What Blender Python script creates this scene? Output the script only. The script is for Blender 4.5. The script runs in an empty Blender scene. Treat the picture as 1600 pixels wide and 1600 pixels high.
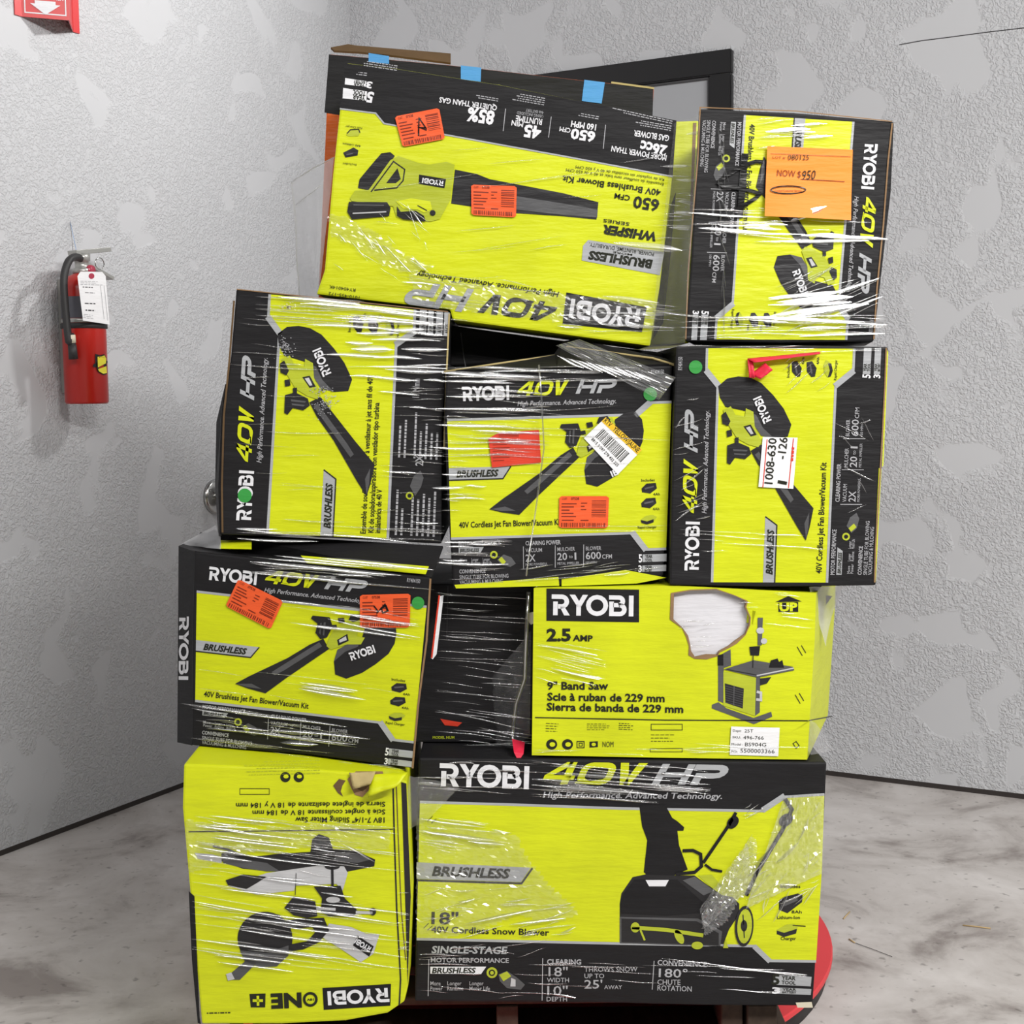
import bpy, bmesh, math, random
from mathutils import Vector, Matrix
random.seed(7)
scene = bpy.context.scene
col = scene.collection

# ------------------------------------------------------------------ camera
F_PX, PITCH, ROLL, CAM_H = 2150.0, math.radians(4.94), -0.0118, 1.26
CAM = Vector((0, 0, CAM_H))
RM = Matrix.Rotation(math.pi/2 - PITCH, 3, 'X') @ Matrix.Rotation(ROLL, 3, 'Z')
cd = bpy.data.cameras.new('camera'); cam = bpy.data.objects.new('camera', cd); col.objects.link(cam)
cam.matrix_world = Matrix.Translation(CAM) @ RM.to_4x4()
cd.sensor_width = 36; cd.sensor_fit = 'HORIZONTAL'; cd.lens = F_PX/1600*36
cd.clip_start = .05
scene.camera = cam

# ------------------------------------------------------------------ world, lamps, exposure
w = bpy.data.worlds.new('world'); scene.world = w; w.use_nodes = True
w.node_tree.nodes['Background'].inputs[0].default_value = (.96, .98, 1.0, 1)
w.node_tree.nodes['Background'].inputs[1].default_value = 0.05
def area(name, loc, target, sx, sy, power, color=(1, .985, .96)):
    L = bpy.data.lights.new(name, 'AREA'); L.shape = 'RECTANGLE'; L.size = sx; L.size_y = sy
    L.energy = power; L.color = color
    o = bpy.data.objects.new(name, L); col.objects.link(o); o.location = loc
    o.rotation_euler = (Vector(target) - Vector(loc)).to_track_quat('-Z', 'Y').to_euler()
    return o
# unseen strip lamps over the hall, long for film streaks; left one added
area('strip_lamp', (2.6, -.9, 3.7), (1.0, 1.5, 0), 2.6, .15, 250)
area('strip_lamp', (-1.35, -1.4, 3.8), (-.6, 1.5, 0), 3.8, .07, 62)  # added lamp: fills the front and feeds glints on the left folds
area('strip_lamp', (1.5, .5, 3.9), (.8, 1.8, 0), 2.8, .08, 34)
bay = area('bay_lamp', (1.05, 3.95, 3.25), (-1.4, 3.85, 2.55), .22, .16, 11); bay.data.spread = math.radians(82)
scene.view_settings.view_transform = 'Standard'
scene.view_settings.look = 'None'
scene.view_settings.gamma = 1
scene.view_settings.use_curve_mapping = False
scene.view_settings.exposure = 0.0

# ------------------------------------------------------------------ projection helpers
def ray(x, y): return RM @ Vector(((x-800)/F_PX, -(y-800)/F_PX, -1))
def at_depth(x, y, d):
    r = ray(x, y); return CAM + r*(d/r.y)
def at_height(x, y, z):
    r = ray(x, y); return CAM + r*((z-CAM_H)/r.z)
def Z(x0, y0, s):
    return lambda pts: [(x0+x/s, y0+y/s) for x, y in pts]
class Face:
    """an upright plane through two floor-plan points (given as pixel column and depth)"""
    def __init__(self, xl, dl, xr, dr, y=800):
        a = at_depth(xl, y, dl); b = at_depth(xr, y, dr)
        self.o = a; t = (b-a); t.z = 0; self.t = t.normalized()
        self.n = Vector((self.t.y, -self.t.x, 0)); self.up = Vector((0, 0, 1))
        if self.n.dot(CAM-a) < 0: self.n = -self.n
    def P(self, x, y, off=0.0):
        r = ray(x, y); k = (self.o-CAM).dot(self.n)/r.dot(self.n)
        return CAM + r*k + self.n*off

# ------------------------------------------------------------------ materials
def lin(c):
    c /= 255.0
    return c/12.92 if c <= .04045 else ((c+.055)/1.055)**2.4
def rgb(r, g, b): return (lin(r), lin(g), lin(b), 1)
MATS = {}
def node(nt, t, **kw):
    n = nt.nodes.new(t)
    for k, v in kw.items():
        if k in n.inputs.keys(): n.inputs[k].default_value = v
        else: setattr(n, k, v)
    return n
def base_mat(name):
    m = bpy.data.materials.new(name); m.use_nodes = True; nt = m.node_tree
    b = nt.nodes['Principled BSDF']; MATS[name] = m
    return m, nt, b
def card(name, c, rough=.42, var=.06, bump=.22, spec=.4):
    """coated cardboard or paper: slight tonal wear and soft dents shared across a whole face"""
    m, nt, b = base_mat(name); L = nt.links.new
    g = node(nt, 'ShaderNodeNewGeometry')
    n1 = node(nt, 'ShaderNodeTexNoise', Scale=9.0, Detail=5.0, Roughness=.6); L(g.outputs['Position'], n1.inputs['Vector'])
    mr = node(nt, 'ShaderNodeMapRange'); mr.inputs[1].default_value = .3; mr.inputs[2].default_value = .7
    mr.inputs[3].default_value = 1-var; mr.inputs[4].default_value = 1+var
    L(n1.outputs['Fac'], mr.inputs[0])
    vm = node(nt, 'ShaderNodeVectorMath', operation='SCALE'); vm.inputs[0].default_value = c[:3]
    L(mr.outputs[0], vm.inputs['Scale']); L(vm.outputs[0], b.inputs['Base Color'])
    mp = node(nt, 'ShaderNodeMapping'); mp.inputs['Scale'].default_value = (3, 3, 16); L(g.outputs['Position'], mp.inputs['Vector'])
    n2 = node(nt, 'ShaderNodeTexNoise', Scale=2.2, Detail=4.0, Roughness=.55); L(mp.outputs[0], n2.inputs['Vector'])
    bp = node(nt, 'ShaderNodeBump', Strength=bump, Distance=.02); L(n2.outputs['Fac'], bp.inputs['Height'])
    L(bp.outputs[0], b.inputs['Normal'])
    b.inputs['Roughness'].default_value = rough; b.inputs['Specular IOR Level'].default_value = spec
    return m
def plain(name, c, rough=.5, metal=0.0, spec=.5):
    m, nt, b = base_mat(name); b.inputs['Base Color'].default_value = c
    b.inputs['Roughness'].default_value = rough; b.inputs['Metallic'].default_value = metal
    b.inputs['Specular IOR Level'].default_value = spec
    return m
card('lime', rgb(206, 214, 20), .45, .06)
card('black', rgb(28, 27, 29), .58, .14, spec=.25)
card('ink', rgb(34, 36, 26), .45, .05, spec=.3)
card('white', rgb(226, 226, 230), .45, .03)
card('silver', rgb(168, 170, 173), .38, .06)
card('dimwhite', rgb(170, 170, 174), .45, .04)
card('kraft', rgb(142, 112, 80), .8, .15)
card('dark_kraft', rgb(96, 74, 48), .85, .2)
card('tan', rgb(178, 160, 110), .8, .15)
card('print_dark', rgb(38, 37, 39), .42, .2, spec=.35)
card('print_grey', rgb(84, 84, 86), .42, .18)
card('print_light', rgb(190, 190, 192), .42, .1)
card('print_green', rgb(176, 186, 46), .42, .1)
card('tag_orange', rgb(236, 92, 44), .5, .03)
card('tag_ink', rgb(120, 38, 16), .5, .03)
card('sheet_orange', rgb(255, 148, 52), .6, .03)
card('tag_white', rgb(236, 236, 238), .5, .02)
card('tag_yellow', rgb(235, 190, 40), .5, .02)
card('tag_red', rgb(214, 62, 40), .5, .05)
card('dot_green', rgb(54, 150, 66), .5, .05)
card('tape_blue', rgb(78, 150, 214), .6, .04)
card('tape_red', rgb(224, 40, 70), .5, .05)
card('box_orange', rgb(226, 104, 36), .45, .06)
card('foam', rgb(214, 213, 218), .7, .05)
card('marker', rgb(16, 15, 16), .3, .02)
plain('extinguisher_red', rgb(176, 34, 26), .28)
plain('sign_red', rgb(200, 30, 34), .35)
plain('steel', rgb(190, 190, 188), .25, 1.0)
plain('dull_steel', rgb(176, 176, 172), .35, .55)
plain('rubber', rgb(46, 45, 46), .55)
plain('label_grey', rgb(84, 84, 92), .4)
plain('frame_black', rgb(20, 19, 21), .35)
plain('board_grey', rgb(168, 170, 174), .25)
plain('gauge_pink', rgb(170, 60, 80), .2)
plain('emblem_yellow', rgb(226, 216, 60), .4)
plain('string_blue', rgb(120, 160, 210), .6)
plain('cream', rgb(214, 206, 184), .6)
plain('turntable_red', rgb(226, 60, 66), .5)
plain('dark_edge', rgb(30, 26, 26), .6)
plain('straw', rgb(196, 168, 120), .8)
plain('gap_twig_dark', rgb(52, 46, 44), .8)

def film_mat(name, gloss, haze, rough, scale, strength):
    m, nt, b = base_mat(name); L = nt.links.new; nt.nodes.remove(b)
    out = nt.nodes['Material Output']
    tr = node(nt, 'ShaderNodeBsdfTransparent'); tr.inputs[0].default_value = (.97, .97, .97, 1)
    gl = node(nt, 'ShaderNodeBsdfGlossy', Roughness=rough); gl.inputs[0].default_value = (1, 1, 1, 1)
    df = node(nt, 'ShaderNodeBsdfDiffuse'); df.inputs[0].default_value = (.8, .8, .82, 1)
    if scale:
        g = node(nt, 'ShaderNodeNewGeometry'); mp = node(nt, 'ShaderNodeMapping'); mp.inputs['Scale'].default_value = scale
        L(g.outputs['Position'], mp.inputs['Vector'])
        n = node(nt, 'ShaderNodeTexNoise', Scale=1.0, Detail=5.0, Roughness=.6); L(mp.outputs[0], n.inputs['Vector'])
        bp = node(nt, 'ShaderNodeBump', Strength=strength, Distance=.03); L(n.outputs['Fac'], bp.inputs['Height'])
        L(bp.outputs[0], gl.inputs['Normal'])
    m1 = node(nt, 'ShaderNodeMixShader'); m1.inputs[0].default_value = haze; L(tr.outputs[0], m1.inputs[1]); L(df.outputs[0], m1.inputs[2])
    m2 = node(nt, 'ShaderNodeMixShader'); m2.inputs[0].default_value = gloss; L(m1.outputs[0], m2.inputs[1]); L(gl.outputs[0], m2.inputs[2])
    L(m2.outputs[0], out.inputs['Surface'])
    return m
film_mat('film_fold', .34, .05, .17, None, 0)
film_mat('film_sheet', .07, .09, .12, (14, 14, 120), .8)
film_mat('film_crumple', .14, .12, .16, None, 0)
film_mat('film_clear', .07, .05, .16, None, 0)
film_mat('film_loose', .06, .42, .2, (40, 40, 60), .8)

def wall_mat(name, c, patch, s1, strength):
    m, nt, b = base_mat(name); L = nt.links.new
    g = node(nt, 'ShaderNodeNewGeometry')
    big = node(nt, 'ShaderNodeTexNoise', Scale=5.5, Detail=1.5, Roughness=.5, Distortion=.6); L(g.outputs['Position'], big.inputs['Vector'])
    mask = node(nt, 'ShaderNodeMapRange'); mask.inputs[1].default_value = patch-.03; mask.inputs[2].default_value = patch+.02
    L(big.outputs['Fac'], mask.inputs[0])
    inv = node(nt, 'ShaderNodeMath', operation='SUBTRACT'); inv.inputs[0].default_value = 1; L(mask.outputs[0], inv.inputs[1])
    fine = node(nt, 'ShaderNodeTexNoise', Scale=s1, Detail=1.5, Roughness=.5, Distortion=1.2); L(g.outputs['Position'], fine.inputs['Vector'])
    fr = node(nt, 'ShaderNodeMapRange'); fr.inputs[1].default_value = .40; fr.inputs[2].default_value = .60; L(fine.outputs['Fac'], fr.inputs[0])
    hm = node(nt, 'ShaderNodeMath', operation='MULTIPLY'); L(fr.outputs[0], hm.inputs[0]); L(inv.outputs[0], hm.inputs[1])
    bp = node(nt, 'ShaderNodeBump', Strength=strength, Distance=.010); L(hm.outputs[0], bp.inputs['Height'])
    L(bp.outputs[0], b.inputs['Normal'])
    var = node(nt, 'ShaderNodeTexNoise', Scale=2.0, Detail=4.0); L(g.outputs['Position'], var.inputs['Vector'])
    mr = node(nt, 'ShaderNodeMapRange'); mr.inputs[3].default_value = .96; mr.inputs[4].default_value = 1.04; L(var.outputs['Fac'], mr.inputs[0])
    vm = node(nt, 'ShaderNodeVectorMath', operation='SCALE'); vm.inputs[0].default_value = c[:3]
    L(mr.outputs[0], vm.inputs['Scale']); L(vm.outputs[0], b.inputs['Base Color'])
    b.inputs['Roughness'].default_value = .7; b.inputs['Specular IOR Level'].default_value = .25
    return m
wall_mat('wall_paint', rgb(196, 197, 200), .60, 84, .44)
wall_mat('wall_paint_rough_lifted', rgb(202, 203, 206), .555, 78, .46)  # same paint as the left wall, colour lightened in place of more light

def concrete():
    m, nt, b = base_mat('concrete'); L = nt.links.new
    g = node(nt, 'ShaderNodeNewGeometry')
    n1 = node(nt, 'ShaderNodeTexNoise', Scale=3.2, Detail=9.0, Roughness=.62, Distortion=.5); L(g.outputs['Position'], n1.inputs['Vector'])
    cr = node(nt, 'ShaderNodeValToRGB'); L(n1.outputs['Fac'], cr.inputs[0])
    e = cr.color_ramp.elements; e[0].position = .34; e[0].color = rgb(146, 138, 134); e[1].position = .66; e[1].color = rgb(214, 209, 206)
    x = cr.color_ramp.elements.new(.46); x.color = rgb(192, 186, 182)
    n2 = node(nt, 'ShaderNodeTexNoise', Scale=34.0, Detail=2.0, Roughness=.6); L(g.outputs['Position'], n2.inputs['Vector'])
    sp = node(nt, 'ShaderNodeMapRange'); sp.inputs[1].default_value = .63; sp.inputs[2].default_value = .73; sp.inputs[3].default_value = 0; sp.inputs[4].default_value = .5
    L(n2.outputs['Fac'], sp.inputs[0])
    n3 = node(nt, 'ShaderNodeTexNoise', Scale=7.0, Detail=4.0, Roughness=.6); L(g.outputs['Position'], n3.inputs['Vector'])
    s3 = node(nt, 'ShaderNodeMapRange'); s3.inputs[1].default_value = .56; s3.inputs[2].default_value = .72; s3.inputs[3].default_value = 0; s3.inputs[4].default_value = .35
    L(n3.outputs['Fac'], s3.inputs[0])
    mx = node(nt, 'ShaderNodeMixRGB'); L(sp.outputs[0], mx.inputs[0]); L(cr.outputs[0], mx.inputs[1]); mx.inputs[2].default_value = rgb(84, 78, 74)
    m3 = node(nt, 'ShaderNodeMixRGB'); L(s3.outputs[0], m3.inputs[0]); L(mx.outputs[0], m3.inputs[1]); m3.inputs[2].default_value = rgb(120, 108, 104)
    L(m3.outputs[0], b.inputs['Base Color'])
    bp = node(nt, 'ShaderNodeBump', Strength=.15, Distance=.01); L(n1.outputs['Fac'], bp.inputs['Height']); L(bp.outputs[0], b.inputs['Normal'])
    b.inputs['Roughness'].default_value = .55; b.inputs['Specular IOR Level'].default_value = .35
concrete()
def wood():
    m, nt, b = base_mat('pallet_wood'); L = nt.links.new
    tc = node(nt, 'ShaderNodeTexCoord'); mp = node(nt, 'ShaderNodeMapping'); mp.inputs['Scale'].default_value = (30, 3, 30); L(tc.outputs['Object'], mp.inputs['Vector'])
    n = node(nt, 'ShaderNodeTexNoise', Scale=2.0, Detail=5.0); L(mp.outputs[0], n.inputs['Vector'])
    cr = node(nt, 'ShaderNodeValToRGB'); L(n.outputs['Fac'], cr.inputs[0])
    cr.color_ramp.elements[0].color = rgb(48, 38, 32); cr.color_ramp.elements[1].color = rgb(92, 76, 64)
    L(cr.outputs[0], b.inputs['Base Color']); b.inputs['Roughness'].default_value = .85
wood()

# ------------------------------------------------------------------ object helpers
def tag(o, label=None, cat=None, group=None, kind=None):
    if label: o['label'] = label
    if cat: o['category'] = cat
    if group: o['group'] = group
    if kind: o['kind'] = kind
    return o
def empty(name, loc):
    o = bpy.data.objects.new(name, None); col.objects.link(o); o.location = loc; o.empty_display_size = .05
    return o
def link(name, me, parent=None, mats=()):
    o = bpy.data.objects.new(name, me); col.objects.link(o)
    for m in mats: me.materials.append(MATS[m])
    if parent is not None:
        o.parent = parent; o.matrix_parent_inverse = Matrix.Translation(-Vector(parent.location)) if parent.type == 'EMPTY' else parent.matrix_world.inverted()
    return o
def from_bm(name, bm, mats, parent=None, smooth=False):
    me = bpy.data.meshes.new(name); bm.normal_update(); bm.to_mesh(me); bm.free()
    if smooth:
        for p in me.polygons: p.use_smooth = True
    return link(name, me, parent, mats)
class Acc:
    """collects coloured pieces of one part into one mesh"""
    def __init__(self): self.v = []; self.f = []; self.m = []; self.names = []
    def add(self, vs, fs, mat):
        if mat not in self.names: self.names.append(mat)
        k = self.names.index(mat); b = len(self.v)
        self.v += [tuple(p) for p in vs]
        for f in fs: self.f.append([i+b for i in f]); self.m.append(k)
    def build(self, name, parent, smooth=False):
        me = bpy.data.meshes.new(name); me.from_pydata(self.v, [], self.f)
        for p, k in zip(me.polygons, self.m):
            p.material_index = k; p.use_smooth = smooth
        me.validate(); me.update()
        return link(name, me, parent, self.names)

# ---- flat glyphs
GC = {}
def curve_mesh(cu):
    ob = bpy.data.objects.new('tmp', cu); col.objects.link(ob)
    me = bpy.data.meshes.new_from_object(ob)
    vs = [(v.co.x, v.co.y) for v in me.vertices]; fs = [tuple(p.vertices) for p in me.polygons]
    bpy.data.objects.remove(ob); bpy.data.meshes.remove(me); bpy.data.curves.remove(cu)
    return vs, fs
def glyphs(s, bold):
    k = (s, bold)
    if k not in GC:
        cu = bpy.data.curves.new('t', 'FONT'); cu.body = s; cu.resolution_u = 2; cu.offset = bold; cu.fill_mode = 'FRONT'
        vs, fs = curve_mesh(cu)
        x0 = min(v[0] for v in vs); x1 = max(v[0] for v in vs)
        GC[k] = ([(x-x0, y) for x, y in vs], fs, x1-x0)
    return GC[k]
CAP = max(v[1] for v in glyphs('H', 0)[0])
def fill2d(loops):
    cu = bpy.data.curves.new('p', 'CURVE'); cu.dimensions = '2D'; cu.fill_mode = 'FRONT'
    for lp in loops:
        sp = cu.splines.new('POLY'); sp.points.add(len(lp)-1); sp.use_cyclic_u = True
        for q, (x, y) in zip(sp.points, lp): q.co = (x, y, 0, 1)
    return curve_mesh(cu)
def arc(cx, cy, r, a0, a1, n=8, ry=None):
    ry = r if ry is None else ry
    return [(cx+r*math.cos(math.radians(a0+(a1-a0)*i/n)), cy+ry*math.sin(math.radians(a0+(a1-a0)*i/n))) for i in range(n+1)]
def stroke2d(pts, wd, closed=False):
    """thick polyline -> quads with mitred joints"""
    n = len(pts); L = []; R = []
    for i in range(n):
        a = pts[i-1] if (i > 0 or closed) else None; b = pts[i]; c = pts[(i+1) % n] if (i < n-1 or closed) else None
        ds = []
        for p, q in ((a, b), (b, c)):
            if p is None or q is None: continue
            dx, dy = q[0]-p[0], q[1]-p[1]; l = math.hypot(dx, dy) or 1; ds.append((dx/l, dy/l))
        if len(ds) == 2:
            mx, my = ds[0][0]+ds[1][0], ds[0][1]+ds[1][1]; l = math.hypot(mx, my)
            if l < .2: nx, ny, k = -ds[0][1], ds[0][0], 1
            else:
                nx, ny = -my/l, mx/l; k = 1/max(.45, nx*-ds[0][1]+ny*ds[0][0])
        else: nx, ny, k = -ds[0][1], ds[0][0], 1
        L.append((b[0]+nx*wd/2*k, b[1]+ny*wd/2*k)); R.append((b[0]-nx*wd/2*k, b[1]-ny*wd/2*k))
    vs = L+R; m = n if closed else n-1
    return vs, [(i, (i+1) % n, n+(i+1) % n, n+i) for i in range(m)]
def combine(parts):
    V = []; Fc = []
    for vs, fs in parts:
        b = len(V); V += vs; Fc += [tuple(i+b for i in f) for f in fs]
    return V, Fc
def mk_logo():
    W = 21; P = []
    P.append(stroke2d([(0, 89.5), (46, 89.5)]+arc(46, 66, 23.5, 80, -80, 8)+[(46, 42.5), (30, 42.5)], W))      # R bowl
    P.append(stroke2d([(18, 66), (18, 0)], W)); P.append(([(36, 46), (60, 40), (84, 0), (58, 0)], [(0, 1, 2, 3)]))
    P.append(([(82, 100), (107, 100), (130, 62), (118, 42)], [(0, 1, 2, 3)]))                                   # Y
    P.append(([(142, 100), (166, 100), (133, 40), (112, 44)], [(0, 1, 2, 3)])); P.append(stroke2d([(124, 54), (124, 0)], W))
    P.append(stroke2d(arc(208, 50, 40, 0, 337.5, 15), W, True))                                                # O
    P.append(stroke2d([(262, 89.5), (308, 89.5)]+arc(308, 72, 17.5, 70, -70, 6)+[(306, 53)], W))               # B
    P.append(stroke2d([(282, 53), (310, 53)]+arc(312, 31.5, 21, 70, -70, 6)+[(312, 10.5), (274, 10.5), (274, 70)], W))
    P.append(stroke2d([(364, 0), (364, 100)], W))                                                              # I
    v, f = combine(P); return [(x/374.5, y/100) for x, y in v], f
def mk_40v():
    sh = .34; P = []
    P.append(([(56, 100), (92, 100), (26, 40), (0, 40)], [(0, 1, 2, 3)])); P.append(stroke2d([(0, 31), (104, 31)], 20)); P.append(stroke2d([(78, 0), (78, 100)], 25))
    P.append(stroke2d([(138, 12)]+arc(196, 36, 24, -90, 0, 4)+arc(196, 64, 24, 0, 90, 4)+arc(150, 64, 24, 90, 180, 4)+arc(150, 36, 24, 180, 250, 4), 24, True))
    P.append(([(238, 100), (266, 100), (288, 30), (296, 0), (268, 0)], [(0, 1, 2, 3, 4)])); P.append(([(330, 100), (300, 100), (276, 0), (300, 0)], [(0, 1, 2, 3)]))
    v, f = combine(P); v = [(x+sh*y, y) for x, y in v]; x0 = min(a for a, b in v); x1 = max(a for a, b in v)
    return [((x-x0)/(x1-x0), y/100) for x, y in v], f
def mk_hp():
    sh = .36; P = []
    P.append(stroke2d([(12, 0), (12, 100)], 25)); P.append(stroke2d([(12, 48), (98, 48)], 24)); P.append(stroke2d([(98, 0), (98, 100)], 25))
    P.append(stroke2d([(112, 87), (196, 87)]+arc(196, 66, 20, 80, -60, 5)+[(190, 45), (140, 45), (140, 0)], 26))
    v, f = combine(P); v = [(x+sh*y, y) for x, y in v]; x0 = min(a for a, b in v); x1 = max(a for a, b in v)
    return [((x-x0)/(x1-x0), y/100) for x, y in v], f
LOGO = {'RYOBI': mk_logo(), '40V': mk_40v(), 'HP': mk_hp()}

class Box:
    """one carton: an Empty, a body, and the print on its face as parts"""
    def __init__(self, name, face, outline, depth, label, cat='box', back=None, mat='black', hole=None, bevel=.004):
        self.face = face; self.acc = {}; self.order = []; self.lay = .0004
        F = face; ext = (Vector(back).normalized() if back else -F.n)*depth; self.ext = ext
        pts = [F.P(x, y) for x, y in outline]; zb = min(p.z for p in pts)
        c = sum(pts, Vector())/len(pts)+ext*.5
        self.root = empty(name, (c.x, c.y, zb)); tag(self.root, label, cat)
        bm = bmesh.new()
        fr = [bm.verts.new(p) for p in pts]; bk = [bm.verts.new(p+ext) for p in pts]; n = len(pts)
        if hole is None:
            f0 = bm.faces.new(fr)
        fb = bm.faces.new(list(reversed(bk)))
        for i in range(n): bm.faces.new([fr[i], bk[i], bk[(i+1) % n], fr[(i+1) % n]])
        if hole is None:
            bmesh.ops.recalc_face_normals(bm, faces=bm.faces)
            if bevel:
                try: bmesh.ops.bevel(bm, geom=[e for e in bm.edges], offset=bevel, segments=2, affect='EDGES', profile=.6)
                except Exception: pass
        else:
            vs, fs = fill2d([self.uv(outline), self.uv(hole)])
            nv = [bm.verts.new(self.from_uv(*q)) for q in vs]
            for f in fs: bm.faces.new([nv[i] for i in f])
        self.body = from_bm('carton_body', bm, [mat], self.root)
    def uv(self, pts):
        out = []
        for x, y in pts:
            d = self.face.P(x, y)-self.face.o; out.append((d.dot(self.face.t), d.z))
        return out
    def from_uv(self, u, v, off=0): return self.face.o+self.face.t*u+Vector((0, 0, v))+self.face.n*off
    def A(self, part):
        if part not in self.acc: self.acc[part] = Acc(); self.order.append(part)
        return self.acc[part]
    def poly(self, part, pts, mat, lay=1):
        self.A(part).add([self.face.P(x, y, self.lay*lay) for x, y in pts], [tuple(range(len(pts)))], mat)
    def fill(self, part, loops, mat, lay=1):
        vs, fs = fill2d([self.uv(l) for l in loops]); self.A(part).add([self.from_uv(u, v, self.lay*lay) for u, v in vs], fs, mat)
    def stroke(self, part, pts, wd, mat, lay=2, closed=False):
        vs, fs = stroke2d(pts, wd, closed); self.A(part).add([self.face.P(x, y, self.lay*lay) for x, y in vs], fs, mat)
    def ell(self, part, cx, cy, rx, ry, mat, lay=2, n=20, rot=0):
        c, s = math.cos(rot), math.sin(rot)
        self.poly(part, [(cx+rx*math.cos(6.2832*i/n)*c-ry*math.sin(6.2832*i/n)*s, cy+rx*math.cos(6.2832*i/n)*s+ry*math.sin(6.2832*i/n)*c) for i in range(n)], mat, lay)
    def text(self, part, s, p0, p1, h, mat, bold=.012, shear=0, lay=3):
        vs, fs, wd = glyphs(s, bold)
        if part == 'product_name': part = 'product_name#%d' % len(self.order)
        self._place(part, vs, fs, wd, CAP, p0, p1, h, mat, shear, lay)
    def logo(self, part, s, p0, p1, h, mat, lay=3):
        vs, fs = LOGO[s]; self._place(part, vs, fs, 1.0, 1.0, p0, p1, h, mat, 0, lay)
    def _place(self, part, vs, fs, wd, cap, p0, p1, h, mat, shear, lay):
        dx, dy = p1[0]-p0[0], p1[1]-p0[1]; l = math.hypot(dx, dy); ux, uy = dy/l, -dx/l
        out = []
        for x, y in vs:
            yy = y/cap*h; xx = x/wd*(l-abs(shear)*h)/l + shear*yy/l
            out.append(self.face.P(p0[0]+dx*xx+ux*yy, p0[1]+dy*xx+uy*yy, self.lay*lay))
        self.A(part).add(out, fs, mat)
    def lines(self, part, p0, p1, n, step, h, mat, lay=2, seed=1):
        """rows of print too fine to read"""
        rnd = random.Random(seed); dx, dy = p1[0]-p0[0], p1[1]-p0[1]; l = math.hypot(dx, dy); ux, uy = -dy/l, dx/l
        for i in range(n):
            t = 0; end = rnd.uniform(.7, 1)
            while t < end:
                w_ = rnd.uniform(2, 7)/l; e = min(end, t+w_)
                a = (p0[0]+dx*t+ux*step*i, p0[1]+dy*t+uy*step*i); b = (p0[0]+dx*e+ux*step*i, p0[1]+dy*e+uy*step*i)
                self.stroke(part, [a, b], h, mat, lay); t = e+1.4/l
    def finish(self):
        for p in self.order:
            o = self.acc[p].build(p.split('#')[0], self.root)
            if p in ('fine_print', 'corner_marks', 'safety_icons', 'scuff_marks', 'accessory_icons'): o['kind'] = 'stuff'

def lerp2(q, u, v):
    (a, b, c, d) = q      # (0,0) (1,0) (1,1) (0,1)
    return (a[0]*(1-u)*(1-v)+b[0]*u*(1-v)+c[0]*u*v+d[0]*(1-u)*v, a[1]*(1-u)*(1-v)+b[1]*u*(1-v)+c[1]*u*v+d[1]*(1-u)*v)

def sticker(B, q, scrawl=None, seed=1, lay=8):
    """orange return tag: q = corners of the tag as it reads (top left, top right, bottom right, bottom left)"""
    rnd = random.Random(seed); part = 'return_sticker#%d' % seed
    m = lambda u, v: lerp2(q, u, v)
    c = .05
    B.poly(part, [m(c, 0), m(1-c, 0), m(1, c), m(1, 1-c), m(1-c, 1), m(c, 1), m(0, 1-c), m(0, c)], 'tag_orange', lay)
    px = math.hypot(q[1][0]-q[0][0], q[1][1]-q[0][1]); py = math.hypot(q[3][0]-q[0][0], q[3][1]-q[0][1])
    B.text(part, 'CUST', m(.06, .12), m(.16, .12), py*.07, 'tag_ink', 0, lay=lay+1)
    B.text(part, '07538', m(.24, .12), m(.40, .12), py*.08, 'tag_ink', .02, lay=lay+1)
    for i, v in enumerate((.24, .34, .44, .54, .64)):
        e = rnd.uniform(.16, .34)
        B.stroke(part, [m(.05, v), m(.05+e, v)], py*.035, 'tag_ink', lay+1)
        if i < 3: B.stroke(part, [m(.44, v-.02), m(.44+rnd.uniform(.05, .14), v-.02)], py*.03, 'tag_ink', lay+1)
    v = .15
    while v < .68:
        t = rnd.uniform(.012, .035); B.stroke(part, [m(.66, v), m(.95, v)], py*t, 'tag_ink', lay+1); v += t+rnd.uniform(.02, .05)
    B.stroke(part, [m(.06, .76), m(.30, .76)], py*.035, 'tag_ink', lay+1)
    B.stroke(part, [m(.44, .76), m(.60, .76)], py*.035, 'tag_ink', lay+1)
    u = .06
    while u < .94:
        t = rnd.uniform(.008, .024); B.stroke(part, [m(u, .84), m(u, .97)], px*t, 'tag_ink', lay+1); u += t+rnd.uniform(.012, .03)
    if scrawl:
        B.stroke(part, [m(*p) for p in scrawl], 2.2, 'marker', lay+2)

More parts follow.
